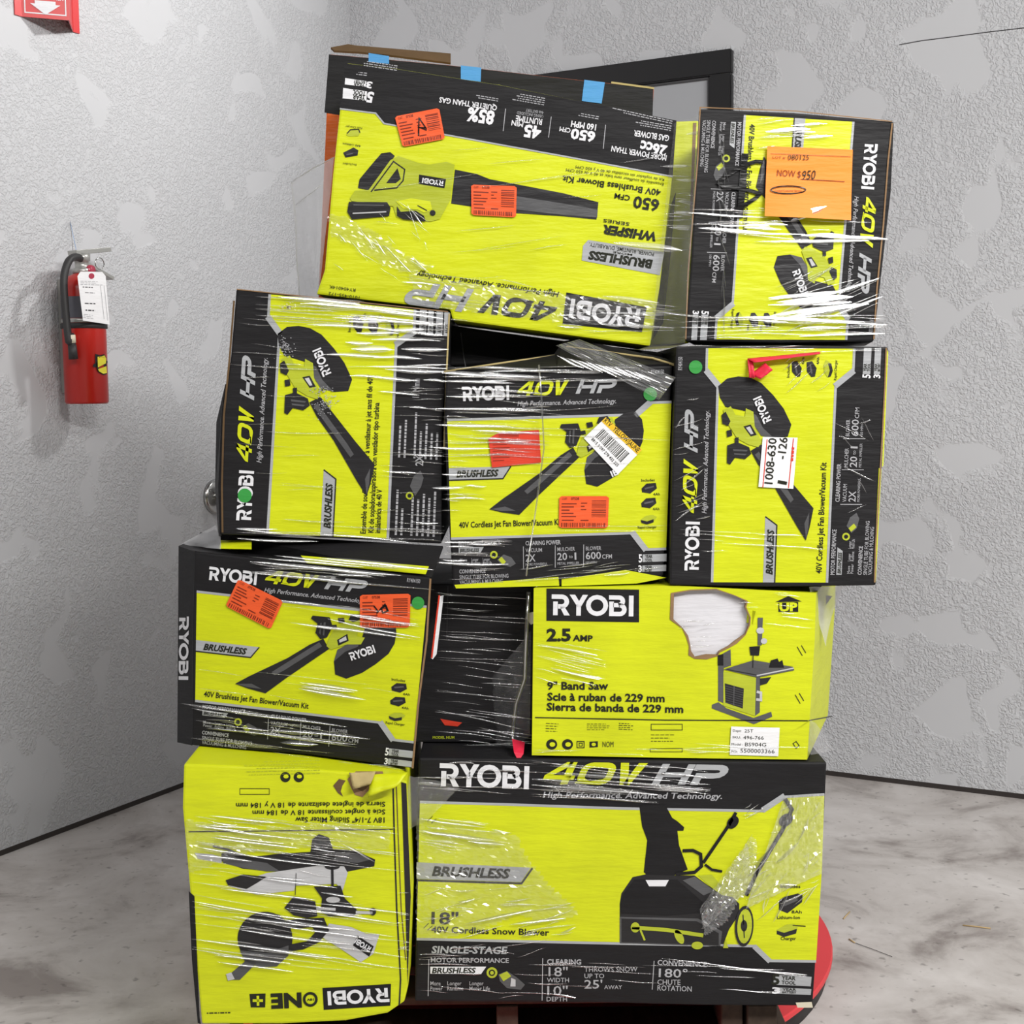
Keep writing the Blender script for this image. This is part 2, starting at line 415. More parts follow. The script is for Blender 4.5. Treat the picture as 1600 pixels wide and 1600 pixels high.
# blower vacuum artwork, drawn once in the unit square of the carton face
def _g(pts):
    out = []
    for x, y in pts:
        l = 110-35*(y-90)/1490; wd = 1315-45*(y-90)/1490
        out.append(((1590-y)/1500, (x-l)/wd))
    return out
ART = [
 ('print_dark', 1, _g([(375, 340), (430, 292), (500, 278), (570, 285), (640, 318), (715, 395), (780, 480), (827, 580), (805, 655), (720, 668), (640, 650), (560, 500), (470, 480), (420, 470), (385, 410)])),
 ('print_grey', 2, _g([(560, 500), (610, 520), (650, 600), (720, 668), (640, 650), (600, 590)])),
 ('print_green', 3, _g([(405, 490), (452, 466), (482, 520), (540, 530), (545, 478), (592, 500), (600, 590), (642, 690), (622, 722), (560, 705), (492, 668), (430, 570)])),
 ('print_dark', 4, _g([(395, 520), (420, 500), (450, 560), (435, 590), (400, 575)])),
 ('print_dark', 4, _g([(425, 620), (455, 612), (462, 650), (430, 660)])),
 ('print_dark', 4, _g([(475, 665), (500, 660), (500, 700), (480, 705)])),
 ('print_dark', 4, _g([(530, 592), (575, 580), (612, 645), (575, 655)])),
 ('print_light', 5, _g([(545, 600), (570, 592), (592, 638), (575, 642)])),
 ('print_dark', 3, _g([(430, 712), (490, 690), (565, 722), (578, 765), (540, 798), (478, 788), (448, 832), (428, 822)])),
 ('print_grey', 4, _g([(465, 735), (555, 740), (550, 750), (468, 748)])),
 ('print_grey', 4, _g([(470, 760), (550, 764), (540, 774), (474, 770)])),
 ('print_dark', 2, _g([(575, 745), (640, 705), (700, 780), (850, 970), (962, 1105), (938, 1225), (914, 1308), (860, 1220), (720, 970), (620, 830)])),
 ('print_grey', 3, _g([(600, 770), (625, 750), (800, 985), (840, 1050), (820, 1070)])),
 ('print_grey', 3, _g([(905, 1200), (935, 1130), (930, 1225), (914, 1300)])),
]
def kit(B, quad, rot, name_lines=('40V Cordless Jet Fan Blower/Vacuum Kit',), hv=.205, fv=.763, lu=0.0, dot=True, french=False, bagtext=True, badge=True, cut=True):
    TL, TR, BR, BL = quad
    q = {'none': (TL, TR, BR, BL), 'ccw': (BL, TL, TR, BR), 'cw': (TR, BR, BL, TL)}[rot]
    m = lambda u, v: lerp2(q, u, v)
    vl = .5*(math.dist(q[0], q[3])+math.dist(q[1], q[2])); ul = .5*(math.dist(q[0], q[1])+math.dist(q[3], q[2]))
    T = lambda part, s, u0, u1, v, h, mat, **k: B.text(part, s, m(u0, v), m(u1, v), h*vl, mat, **k)
    c1, c2 = (.845, .9) if cut else (.845, .846)
    h2, f2 = hv-.055, fv+.08
    B.poly('yellow_panel', [m(.012, hv), m(c1, hv), m(c2, h2), m(.992, h2), m(.992, f2), m(c2, f2), m(c1, fv), m(.012, fv)], 'lime', 1)
    B.stroke('silver_border', [m(.012, hv), m(c1, hv), m(c2, h2), m(.992, h2)], .012*vl, 'silver', 2)
    B.stroke('silver_border', [m(.012, fv), m(c1, fv), m(c2, f2), m(.992, f2)], .012*vl, 'silver', 2)
    for a, b, c in (((.835, hv+.004), (.9, hv-.058), .03), ((.835, fv-.004), (.9, f2+.003), .03)):
        B.stroke('silver_border', [m(*a), m(*b)], .028*vl, 'silver', 3)
    if not french: B.text('model_number', 'RY404150', m(.9, .035), m(.955, .035), .02*vl, 'dimwhite', .01)
    B.logo('brand_logo', 'RYOBI', m(.06+lu, .138), m(.265+lu, .138), .068*vl, 'white')
    B.logo('voltage_logo', '40V', m(.30+lu, .122), m(.528+lu, .122), .07*vl, 'lime')
    B.logo('performance_logo', 'HP', m(.553+lu, .118), m(.735+lu, .118), .066*vl, 'silver')
    T('tagline', 'High Performance. Advanced Technology.', .30+lu, .735+lu, .168, .022, 'dimwhite', shear=.25, bold=.01)
    # brushless bar
    B.poly('brushless_badge', [m(.012, .452), m(.285, .452), m(.25, .507), m(.012, .507)], 'silver', 2)
    B.stroke('brushless_badge', [m(.012, .509), m(.252, .509), m(.288, .452)], .006*vl, 'print_dark', 3)
    T('brushless_badge', 'BRUSHLESS', .045, .235, .496, .03, 'ink', bold=.035, shear=.25, lay=4)
    for i, s in enumerate(name_lines):
        k = len(name_lines)
        if k == 1: T('product_name', s, .05, .515, .735, .027, 'ink', bold=.018)
        else: T('product_name', s, (.03, .035, .035)[i], (.70, .585, .22)[i], (.655, .69, .72)[i], .024, 'ink', bold=.016)
    for mat, lay, pts in ART: B.poly('product_picture', [m(*p) for p in pts], mat, lay+2)
    if bagtext:
        a = _g([(705, 555), (638, 398)]); B.logo('product_picture', 'RYOBI', m(*a[0]), m(*a[1]), .042*vl, 'white', lay=9)
    # accessories
    for k, v in enumerate((.575, .645)):
        c = m(.905, v)
        du = ((q[1][0]-q[0][0])/ul, (q[1][1]-q[0][1])/ul); dv = ((q[3][0]-q[0][0])/vl, (q[3][1]-q[0][1])/vl)
        pp = lambda a, b: (c[0]+du[0]*a*ul+dv[0]*b*vl, c[1]+du[1]*a*ul+dv[1]*b*vl)
        B.poly('accessory_icons', [pp(-.032, 0), pp(-.01, -.022), pp(.03, -.024), pp(.034, .002), pp(.005, .025), pp(-.03, .018)], 'print_dark', 3)
        B.poly('accessory_icons', [pp(-.02, -.002), pp(.02, -.012), pp(.022, -.004), pp(-.018, .006)], 'print_grey', 4)
        T('accessory_icons', '4Ah', .925, .955, v+.035, .012, 'ink', bold=.01)
    c = m(.905, .722)
    B.poly('accessory_icons', [pp2 for pp2 in [m(.872, .722), m(.895, .705), m(.925, .702), m(.945, .712), m(.93, .735), m(.90, .742), m(.876, .736)]], 'print_green', 3)
    B.poly('accessory_icons', [m(.872, .724), m(.90, .732), m(.93, .722), m(.93, .737), m(.90, .746), m(.876, .738)], 'print_dark', 4)
    T('accessory_icons', 'Includes', .87, .93, .543, .013, 'ink', bold=.008)
    T('accessory_icons', 'Rapid Charger', .86, .945, .765, .012, 'ink', bold=.008)
    # footer
    fo = fv-.763
    if not french:
        T('feature_lettering', 'MOTOR PERFORMANCE', .045, .235, .797+fo, .019, 'dimwhite', bold=.02)
        B.poly('feature_lettering', [m(.045, .806+fo), m(.16, .806+fo), m(.145, .832+fo), m(.045, .832+fo)], 'silver', 2)
        T('feature_lettering', 'BRUSHLESS', .05, .14, .828+fo, .016, 'ink', bold=.03, shear=.2)
        for k, (s1, s2) in enumerate((('More', 'Power'), ('Longer', 'Runtime'), ('Longer', 'Motor Life'))):
            u = .05+.052*k
            T('feature_lettering', s1, u, u+.032, .872+fo, .014, 'dimwhite', bold=.005); T('feature_lettering', s2, u, u+.04, .888+fo, .014, 'dimwhite', bold=.005)
        B.ell('feature_lettering', *m(.205, .845+fo), 6, 6, 'print_green', 2); B.ell('feature_lettering', *m(.205, .845+fo), 3.2, 3.2, 'black', 3)
        B.poly('feature_lettering', [m(.22, .87+fo), m(.25, .845+fo), m(.285, .86+fo), m(.305, .89+fo), m(.28, .905+fo), m(.24, .895+fo)], 'print_grey', 2)
        B.poly('feature_lettering', [m(.225, .868+fo), m(.24, .855+fo), m(.26, .88+fo), m(.245, .893+fo)], 'print_green', 3)
        T('feature_lettering', 'CONVENIENCE', .045, .165, .928+fo, .018, 'dimwhite', bold=.02)
        T('feature_lettering', 'SINGLE TUBE FOR BLOWING', .045, .27, .955+fo, .018, 'dimwhite', bold=.004)
        T('feature_lettering', 'VACUUMING & MULCHING', .045, .245, .978+fo, .018, 'dimwhite', bold=.004)
        T('feature_lettering', 'CLEARING POWER', .35, .51, .805+fo, .019, 'dimwhite', bold=.02)
        for u in (.34, .485, .615): B.stroke('feature_lettering', [m(u, .81+fo), m(u, .915+fo)], 1, 'dimwhite', 2)
        T('feature_lettering', 'VACUUM', .35, .425, .838+fo, .018, 'dimwhite', bold=.005)
        T('feature_lettering', '2X', .35, .395, .882+fo, .033, 'dimwhite', bold=.012)
        T('feature_lettering', 'MORE POWERFUL', .35, .45, .902+fo, .012, 'dimwhite', bold=0)
        T('feature_lettering', 'MULCHER', .495, .575, .838+fo, .018, 'dimwhite', bold=.005)
        T('feature_lettering', '20', .495, .54, .88+fo, .033, 'dimwhite', bold=.012)
        T('feature_lettering', 'to', .548, .565, .872+fo, .016, 'dimwhite', bold=.0)
        T('feature_lettering', '1', .574, .582, .88+fo, .033, 'dimwhite', bold=.012)
        T('feature_lettering', 'METAL IMPELLER', .495, .595, .902+fo, .012, 'dimwhite', bold=0)
        T('feature_lettering', 'BLOWER', .625, .695, .838+fo, .018, 'dimwhite', bold=.005)
        T('feature_lettering', '600', .625, .695, .88+fo, .033, 'dimwhite', bold=.012)
        T('feature_lettering', 'CFM', .70, .745, .88+fo, .02, 'dimwhite', bold=.008)
        T('feature_lettering', '100 MPH', .625, .675, .902+fo, .012, 'dimwhite', bold=0)
    else:
        for k, v in enumerate((.79, .815, .86, .885, .91, .935, .96)):
            B.lines('fine_print', m(.03, v), m((.26, .17, .22, .25, .25, .24, .23)[k], v), 1, 5, 3.4, 'dimwhite', 2, 40+k)
            B.lines('fine_print', m(.36, v), m((.53, .55, .56, .50, .54, .5, .52)[k], v), 1, 5, 3.2, 'dimwhite', 2, 60+k)
        T('feature_lettering', '2X', .33, .375, .90, .034, 'dimwhite', bold=.012)
        T('feature_lettering', '17 M/min', .62, .70, .87, .03, 'dimwhite', bold=.005)
        B.poly('feature_lettering', [m(.20, .87), m(.24, .845), m(.285, .86), m(.31, .89), m(.28, .905), m(.24, .895)], 'print_grey', 2)
        B.ell('feature_lettering', *m(.20, .845), 6, 6, 'print_green', 2); B.ell('feature_lettering', *m(.20, .845), 3.2, 3.2, 'black', 3)
    if badge:
        if french:
            for v, h, s in ((.858, .04, 'ANS'), (.898, .03, 'ANS'), (.935, .038, 'AÑOS'), (.972, .03, 'AÑOS')):
                B.poly('warranty_badge', [m(.893, v), m(.995, v), m(.995, v+h*.8), m(.893, v+h*.8)], 'silver', 2)
                T('warranty_badge', s, .905, .945, v+h*.72, h*.5, 'ink', bold=.02)
        else:
            for v, h, s1, s2, d in ((.878, .036, 'YEAR', 'TOOL', '5'), (.93, .030, 'YEAR', 'BATTERY', '3')):
                B.poly('warranty_badge', [m(.885, v+.01), m(.995, v+.01), m(.995, v+.01+h), m(.885, v+.01+h)], 'silver', 2)
                T('warranty_badge', s1, .897, .93, v+.01+h*.48, h*.40, 'ink', bold=.03); T('warranty_badge', s2, .897, .93, v+.01+h*.95, h*.36, 'ink', bold=.03)
                T('warranty_badge', d, .868, .884, v+.01+h, h*1.0, 'white', bold=.03)
    if dot:
        c = m(*dot) if isinstance(dot, tuple) else m(.913, .098)
        B.ell('green_dot_sticker', c[0], c[1], .032*vl, .032*vl, 'dot_green', 5, 24)
    return m

# ================================================================== THE SETTING
fa, fb_ = at_height(0, 1338, 0), at_height(284, 1231, 0); fc, fd = at_height(1292, 1210, 0), at_height(1600, 1250, 0)
ul_ = (fb_-fa); ul_.z = 0; ul_.normalize()
vr = Vector((ul_.y, -ul_.x, 0))          # right wall square to the left one
cr_mid = (fc+fd)*.5
k_ = (cr_mid-fa).dot(ul_); CORNER = fa+ul_*k_; CORNER.z = 0
NL = Vector((ul_.y, -ul_.x, 0))          # left wall normal, into the room
NR = -ul_                                # right wall normal, into the room
def slab(name, a, b, thick_dir, h0, h1, mat):
    bm = bmesh.new(); vs = [bm.verts.new((*(p.xy), z)) for z in (h0, h1) for p in (a, b, b+thick_dir, a+thick_dir)]
    for f in ((0, 1, 5, 4), (1, 2, 6, 5), (2, 3, 7, 6), (3, 0, 4, 7), (3, 2, 1, 0), (4, 5, 6, 7)): bm.faces.new([vs[i] for i in f])
    bmesh.ops.recalc_face_normals(bm, faces=bm.faces)
    o = from_bm(name, bm, [mat]); o['kind'] = 'structure'; return o
GAP = .016
slab('wall_left', CORNER-ul_*4.6, CORNER+ul_*.12, -NL*.12, GAP, 5.2, 'wall_paint')
wr = slab('wall_right', CORNER, CORNER+vr*6.0, -NR*.12, GAP, 5.2, 'wall_paint_rough_lifted')
slab('gap_strip_left', CORNER-ul_*4.6, CORNER, -NL*.1, 0, GAP, 'gap_twig_dark')  # dark strip painted in for the open gap under the wall
slab('gap_strip_right', CORNER, CORNER+vr*6.0, -NR*.1, 0, GAP, 'gap_twig_dark')
fl = slab('floor', Vector((-5, -2.5, 0)), Vector((6.5, -2.5, 0)), Vector((0, 9.5, 0)), -.1, 0, 'concrete')
class Wall(Face):
    def __init__(self, o, t, n): self.o = o; self.t = t; self.n = n
WL = Wall(CORNER, ul_, NL); WR = Wall(CORNER, vr, NR)
# hairline joint in the right wall
a = Acc(); vs, fs = stroke2d([(1405, 70), (1440, 63.6), (1480, 58.6), (1522, 53), (1545, 50), (1604, 43.2)], 1.3); a.add([WR.P(x, y, .0008) for x, y in vs], fs, 'dark_edge')
o = a.build('wall_seam', wr)

# ================================================================== TURNTABLE AND PALLET
def lathe(prof, mat, name, parent, loc, segs=40, axis=None):
    bm = bmesh.new(); rings = []
    for r, z in prof:
        rings.append([bm.verts.new((r*math.cos(6.28318*i/segs), r*math.sin(6.28318*i/segs), z)) for i in range(segs)] if r > 1e-6 else [bm.verts.new((0, 0, z))])
    for A_, B_ in zip(rings, rings[1:]):
        for i in range(segs):
            j = (i+1) % segs
            if len(A_) == 1 and len(B_) == 1: continue
            if len(A_) == 1: bm.faces.new([A_[0], B_[i], B_[j]])
            elif len(B_) == 1: bm.faces.new([A_[i], A_[j], B_[0]])
            else: bm.faces.new([A_[i], A_[j], B_[j], B_[i]])
    bmesh.ops.recalc_face_normals(bm, faces=bm.faces)
    M = Matrix.Translation(loc) @ (axis.to_4x4() if axis else Matrix.Identity(4)); bmesh.ops.transform(bm, matrix=M, verts=bm.verts)
    return from_bm(name, bm, [mat], parent, True)
TT = .05
tt = empty('wrapping_turntable', (0, 3.047, 0)); tag(tt, 'flat round red turntable disc on the floor under the pallet', 'turntable')
d_ = lathe([(0, TT), (.70, TT), (.702, TT-.003), (.702, TT-.012), (0, TT-.012)], 'turntable_red', 'disc', tt, (0, 3.047, 0), 96)
for p in d_.data.polygons: p.use_smooth = False
d_ = lathe([(0, TT-.012), (.69, TT-.012), (.69, 0), (0, 0)], 'dark_edge', 'skirt', tt, (0, 3.047, 0), 96)
def bxm(name, c, s, mat, parent, bevel=.002):
    bm = bmesh.new(); bmesh.ops.create_cube(bm, size=1); bmesh.ops.scale(bm, vec=s, verts=bm.verts); bmesh.ops.translate(bm, vec=c, verts=bm.verts)
    if bevel: bmesh.ops.bevel(bm, geom=list(bm.edges), offset=bevel, segments=1, affect='EDGES')
    return from_bm(name, bm, [mat], parent)
PT = min(at_depth(1270, 1572, 2.42).z, at_depth(315, 1600, 2.34).z)-.0015
pal = empty('pallet', (0, 3.0, TT)); tag(pal, 'dark worn wooden pallet under the bottom boxes', 'pallet')
for x in (-.46, -.02, .40): bxm('stringer', (x, 3.02, (TT+PT-.016)/2+.004), (.04, 1.08, PT-TT-.03), 'pallet_wood', pal)
bxm('stringer', (.455, 3.0, (TT+PT-.016)/2+.004), (.055, 1.06, PT-TT-.03), 'pallet_wood', pal)
for i in range(8): bxm('deck_board', (0, 2.53+.14*i, PT-.008), (1.02, .10, .016), 'pallet_wood', pal)
for i in range(3): bxm('bottom_board', (0, 2.56+.45*i, TT+.0055), (1.02, .09, .009), 'pallet_wood', pal)

# ================================================================== BOXES
# ---- snow blower box
FK = Face(650, 2.42, 1280, 2.42)
K = Box('snow_blower_box', FK, [(654, 1184), (1292, 1191), (1289, 1260), (1283, 1363), (1279, 1440), (1270, 1572), (1100, 1571), (940, 1567), (648, 1565), (651, 1360)], .5,
        'wide snow blower carton at the bottom right resting on the pallet', back=(0, 1, 0))
k4, k5 = Z(620, 1170, 3.72), Z(940, 1170, 3.72)
hd = [(656, 1253), (800, 1257), (970, 1263), (1193, 1267), (1224, 1245), (1288, 1241)]
ft = [(1275, 1502), (1201, 1501), (1180, 1478), (968, 1474), (651, 1467)]
K.poly('yellow_panel', hd+[(1284, 1363)]+ft, 'lime', 1)
K.stroke('silver_border', hd, 4, 'silver', 2); K.stroke('silver_border', ft, 4, 'silver', 2)
K.stroke('silver_border', [(1191, 1266), (1226, 1243)], 9, 'silver', 3); K.stroke('silver_border', [(1178, 1478), (1203, 1502)], 8, 'silver', 3)
K.logo('brand_logo', 'RYOBI', (686, 1228), (826, 1233), 36, 'white')
K.logo('voltage_logo', '40V', (848, 1225), (1012, 1227), 35, 'lime')
K.logo('performance_logo', 'HP', (1018, 1225), (1138, 1227), 32, 'silver')
K.text('tagline', 'High Performance. Advanced Technology.', (848, 1246), (1130, 1248), 9, 'dimwhite', .015, .25)
K.poly('brushless_badge', [(651, 1347), (829, 1355.5), (814, 1378), (651, 1373)], 'silver', 2)
K.stroke('brushless_badge', [(651, 1375), (815, 1380), (832, 1356)], 3, 'print_dark', 3)
K.text('brushless_badge', 'BRUSHLESS', (675, 1367.5), (798, 1372), 14, 'ink', .035, .25, 4)
K.text('product_name', '18"', (674, 1443), (716, 1444), 18, 'ink', .02)
K.text('product_name', '40V Cordless Snow Blower', (674, 1456.5), (858, 1461.5), 9.5, 'ink', .018)
T = lambda s, p0, p1, h, b=.006, mat='dimwhite', sh=0: K.text('feature_lettering', s, p0, p1, h, mat, b, sh)
T('SINGLE-STAGE', (674, 1488.5), (793, 1490), 10.5, .03, 'silver', .15)
T('MOTOR PERFORMANCE', (673, 1503), (795, 1504), 7, .02)
K.poly('feature_lettering', k4([(195, 1265), (520, 1265), (490, 1308), (195, 1306)]), 'white', 2)
T('BRUSHLESS', (675, 1520), (744, 1520), 8, .035, 'ink', .2)
for x, s1, s2, w1, w2 in ((672.5, 'More', 'Power', 16, 19), (699, 'Longer', 'Runtime', 22, 25), (733.5, 'Longer', 'Motor Life', 22, 32)):
    T(s1, (x, 1539), (x+w1, 1539), 6); T(s2, (x, 1547), (x+w2, 1547), 6)
K.ell('feature_lettering', 768.7, 1519.5, 8.5, 8.5, 'print_green', 2); K.ell('feature_lettering', 768.7, 1519.5, 5, 5, 'black', 3); K.ell('feature_lettering', 768.7, 1519.5, 3, 3, 'print_green', 4)
K.poly('feature_lettering', k4([(590, 1310), (640, 1290), (700, 1330), (745, 1370), (720, 1400), (640, 1390), (600, 1350)]), 'print_grey', 2)
K.poly('feature_lettering', k4([(595, 1312), (640, 1292), (665, 1320), (620, 1350)]), 'print_green', 3); K.poly('feature_lettering', k4([(665, 1330), (690, 1340), (690, 1380), (660, 1380)]), 'print_light', 3)
K.stroke('feature_lettering', [(848, 1497), (847, 1563)], 1.2, 'dimwhite', 2); K.stroke('feature_lettering', [(1022, 1501), (1019, 1546)], 1.2, 'dimwhite', 2); K.stroke('feature_lettering', [(670, 1499), (669, 1556)], 1.2, 'dimwhite', 2)
T('CLEARING', (854.5, 1506), (908, 1506.5), 7.5, .03); T('18"', (857, 1525), (887, 1525), 14); T('WIDTH', (854.5, 1534.5), (889, 1534.5), 7); T('10"', (855, 1554.5), (887, 1554.5), 14); T('DEPTH', (854, 1564), (886, 1564), 7)
T('THROWS SNOW', (913, 1518), (996, 1517.5), 7); T('UP TO', (913, 1528), (944, 1528), 7); T("25'", (913, 1544), (941, 1544), 13, .01); T('AWAY', (944, 1545), (972, 1545), 6)
T('CONVENIENCE', (1027, 1507), (1104, 1510.5), 7.5, .03); T('180°', (1029, 1526), (1074, 1527.5), 13, .01); T('CHUTE', (1027, 1538), (1063, 1538.5), 8); T('ROTATION', (1027, 1547), (1080.5, 1549), 8)
for q, s1, s2, d in (([(1210, 1522.5), (1268, 1526), (1266.6, 1541), (1208, 1538)], 'YEAR', 'TOOL', '5'), ([(1211, 1542.5), (1267.5, 1545), (1266.6, 1554.4), (1210, 1552)], 'YEAR', 'BATTERY', '3')):
    K.poly('warranty_badge', q, 'silver', 2); h = q[3][1]-q[0][1]; x, y = q[0]
    K.text('warranty_badge', d, (x-5, y+h*.95), (x+8, y+h*.98), h*.95, 'ink' if d == '5' else 'white', .04)
    K.text('warranty_badge', s1, (x+11, y+h*.5), (x+33, y+h*.56), h*.38, 'ink', .03); K.text('warranty_badge', s2, (x+11, y+h*.95), (x+33, y+h*1.02), h*.34, 'ink', .03)
pp = 'product_picture'
K.poly(pp, k5([(105, 900), (115, 840), (180, 745), (260, 728), (420, 735), (540, 735), (600, 780), (700, 850), (760, 860), (800, 900), (800, 960), (740, 1050), (700, 1155), (600, 1145), (105, 1130)]), 'print_dark', 2)
K.poly(pp, k5([(220, 340), (235, 325), (370, 325), (410, 400), (440, 420), (480, 455), (475, 475), (440, 475), (450, 560), (500, 700), (420, 735), (260, 730), (245, 715), (265, 530), (235, 450)]), 'black', 3)
K.poly(pp, k5([(110, 905), (125, 845), (190, 760), (440, 760), (600, 900), (585, 950), (380, 968), (112, 955)]), 'black', 4)
K.poly(pp, k5([(105, 975), (560, 985), (700, 1060), (690, 1145), (105, 1128)]), 'print_grey', 3); K.poly(pp, k5([(115, 985), (550, 1000), (680, 1070), (680, 1140), (115, 1122)]), 'print_dark', 4)
K.poly(pp, k5([(470, 762), (540, 740), (655, 822), (592, 850)]), 'print_grey', 5)
K.poly(pp, k5([(560, 735), (640, 730), (700, 800), (650, 815)]), 'print_green', 3)
K.poly(pp, k5([(255, 760), (390, 760), (370, 797), (275, 797)]), 'white', 6)
K.stroke(pp, k5([(175, 1035), (380, 1050), (590, 1082)]), 6, 'print_green', 6)
K.ell(pp, *k5([(195, 1035)])[0], 7, 8, 'print_green', 6); K.ell(pp, *k5([(450, 1090)])[0], 6, 12, 'print_green', 6, rot=-.5); K.ell(pp, *k5([(555, 1140)])[0], 9, 6, 'print_green', 6)
K.stroke(pp, k5([(225, 1050), (250, 1110)]), 3, 'print_green', 6)
K.stroke(pp, k5([(470, 590), (530, 588), (575, 610), (580, 680), (540, 715), (430, 725)]), 5, 'black', 6)
K.stroke(pp, k5([(590, 660), (740, 440), (780, 368)]), 5, 'black', 6); K.ell(pp, *k5([(762, 425)])[0], 11, 8, 'black', 6, rot=-.9)
K.stroke(pp, k5([(600, 670), (640, 700), (700, 710)]), 4, 'black', 6)
K.stroke(pp, k5([(840, 850), (900, 720), (1050, 470), (1080, 410), (1105, 350), (1065, 288)]), 6, 'black', 6); K.ell(pp, *k5([(1070, 412)])[0], 12, 9, 'black', 6, rot=-.7)
K.ell(pp, *k5([(828, 1028)])[0], 14.5, 32, 'print_dark', 6, rot=.06); K.ell(pp, *k5([(830, 1028)])[0], 11.5, 27, 'print_green', 7, rot=.06); K.ell(pp, *k5([(826, 1025)])[0], 5, 9, 'print_dark', 8); K.stroke(pp, k5([(820, 960), (828, 1095)]), 1.6, 'print_dark', 8)
K.poly(pp, k5([(720, 1100), (705, 1155), (735, 1155)]), 'print_green', 7)
K.poly('accessory_icons', k5([(1030, 880), (1060, 860), (1140, 840), (1168, 850), (1165, 890), (1080, 955), (1030, 935)]), 'print_dark', 2); K.poly('accessory_icons', k5([(1050, 885), (1135, 855), (1140, 880), (1060, 915)]), 'print_grey', 3)
K.poly('accessory_icons', k5([(1018, 1050), (1075, 1020), (1120, 1018), (1140, 1035), (1130, 1070), (1060, 1085), (1018, 1070)]), 'print_green', 2); K.poly('accessory_icons', k5([(1018, 1055), (1060, 1068), (1135, 1045), (1130, 1072), (1060, 1092), (1018, 1075)]), 'print_dark', 3); K.stroke('accessory_icons', k5([(1110, 1025), (1185, 1030)]), 1.4, 'ink', 3)
for s, a, b, h in (('8Ah', (1104, 955), (1163, 955), 4.5), ('Lithium-Ion', (1020, 988), (1152, 988), 5), ('Charger', (1040, 1110), (1130, 1110), 5), ('Includes', (1040, 808), (1155, 808), 5)):
    K.text('accessory_icons', s, *k5([a, b]), h, 'ink', .012)
for x, y in ((668, 1279), (662, 1446)):
    K.stroke('corner_marks', [(x, y+4), (x+8, y-4)], 1, 'ink', 3); K.stroke('corner_marks', [(x+6, y+7), (x+14, y)], 1, 'ink', 3)
K.poly('corner_tape', [(1243, 1566), (1268, 1565), (1270, 1574), (1246, 1574)], 'cream', 3)
K.finish()

# ---- miter saw box
FJ = Face(290, 2.34, 640, 2.345)
J = Box('miter_saw_box', FJ, [(287, 1194), (460, 1200), (622, 1213), (636, 1222), (639, 1310), (643, 1400), (638, 1540), (632, 1565), (606, 1583), (540, 1595), (440, 1600), (315, 1600), (300, 1430), (285, 1262)], .5,
        'lime yellow miter saw carton standing upside down at the bottom left', back=(-.02, 1, 0), mat='lime')
j = Z(270, 1180, 3.81)
J.stroke('black_rule', [(295, 1299.4), (430, 1298), (614, 1295.5)], 1.6, 'ink', 2)
J.poly('black_edge_band', [(295, 1392), (304, 1400), (312, 1588), (314, 1600), (309, 1598), (300, 1500)], 'black', 2)
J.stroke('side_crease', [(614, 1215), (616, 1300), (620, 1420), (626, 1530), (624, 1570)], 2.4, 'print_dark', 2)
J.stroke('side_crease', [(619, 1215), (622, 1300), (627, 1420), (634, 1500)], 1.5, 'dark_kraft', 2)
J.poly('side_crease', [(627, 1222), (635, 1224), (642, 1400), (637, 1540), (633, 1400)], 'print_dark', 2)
J.text('product_name', '18V 7-1/4" Sliding Miter Saw', (601, 1277), (461.6, 1276.5), 8, 'ink', .016)
J.text('product_name', 'Scie à onglet coulissante 18 V de 184 mm', (602, 1264.5), (394.7, 1266), 7.5, 'ink', .014)
J.text('product_name', 'Sierra de inglete deslizante de 18 V y 184 mm', (602, 1252.5), (369, 1254.5), 7.5, 'ink', .014)
for x in (446, 467):
    J.ell('safety_icons', x, 1214, 8, 8, 'ink', 2); J.ell('safety_icons', x+1, 1213, 4, 3, 'lime', 3)
J.lines('fine_print', (500, 1208), (375, 1211), 5, 5, 1, 'print_green', 2, 5)
J.stroke('fine_print', [(375, 1232), (421, 1232), (421, 1241), (375, 1241)], .8, 'ink', 2, True)
J.poly('brand_logo', [(504, 1543.5), (611, 1537), (610, 1571), (506, 1577.6)], 'black', 2)
J.logo('brand_logo', 'RYOBI', (607.5, 1543), (511.5, 1548.5), 22, 'white')
J.text('series_logo', 'NE', (471, 1551.5), (423, 1553.5), 21, 'ink', .05)
J.stroke('series_logo', arc(485, 1561, 9.6, 0, 345, 20), 4, 'ink', 3, True); J.text('series_logo', '18V', (490.5, 1559.5), (479.5, 1560), 3.4, 'ink', .03)
J.poly('series_logo', [(390, 1552.7), (415, 1552), (414.5, 1573.7), (392, 1573.7)], 'ink', 2)
J.stroke('series_logo', [(395, 1563), (411, 1563)], 4, 'lime', 3); J.stroke('series_logo', [(403, 1555.5), (403.4, 1571)], 4, 'lime', 3)
J.lines('fine_print', (360, 1582), (316, 1583), 1, 4, 1.8, 'ink', 2, 9)
pp = 'product_picture'
J.poly(pp, j([(290, 585), (340, 565), (470, 605), (640, 585), (820, 575), (830, 500), (870, 468), (930, 490), (955, 560), (1080, 565), (1205, 620), (1200, 660), (1040, 692), (880, 690), (720, 690), (600, 690), (420, 675), (290, 630)]), 'print_dark', 2)
J.poly(pp, j([(300, 600), (560, 640), (640, 690), (560, 690), (420, 670), (300, 640)]), 'print_grey', 3); J.poly(pp, j([(970, 585), (1080, 580), (1180, 620), (1100, 640), (960, 625)]), 'print_grey', 3)
J.poly(pp, j([(130, 580), (240, 590), (300, 610), (290, 640), (150, 615)]), 'print_light', 2); J.stroke(pp, j([(240, 540), (330, 560), (400, 590)]), 3, 'print_grey', 3)
J.poly(pp, j([(560, 700), (870, 655), (1020, 660), (1042, 700), (1012, 805), (975, 765), (850, 770), (730, 775), (722, 805), (500, 828), (330, 775), (420, 745)]), 'print_light', 3)
J.poly(pp, j([(315, 742), (420, 708), (560, 722), (500, 760), (440, 795), (330, 772)]), 'print_dark', 4)
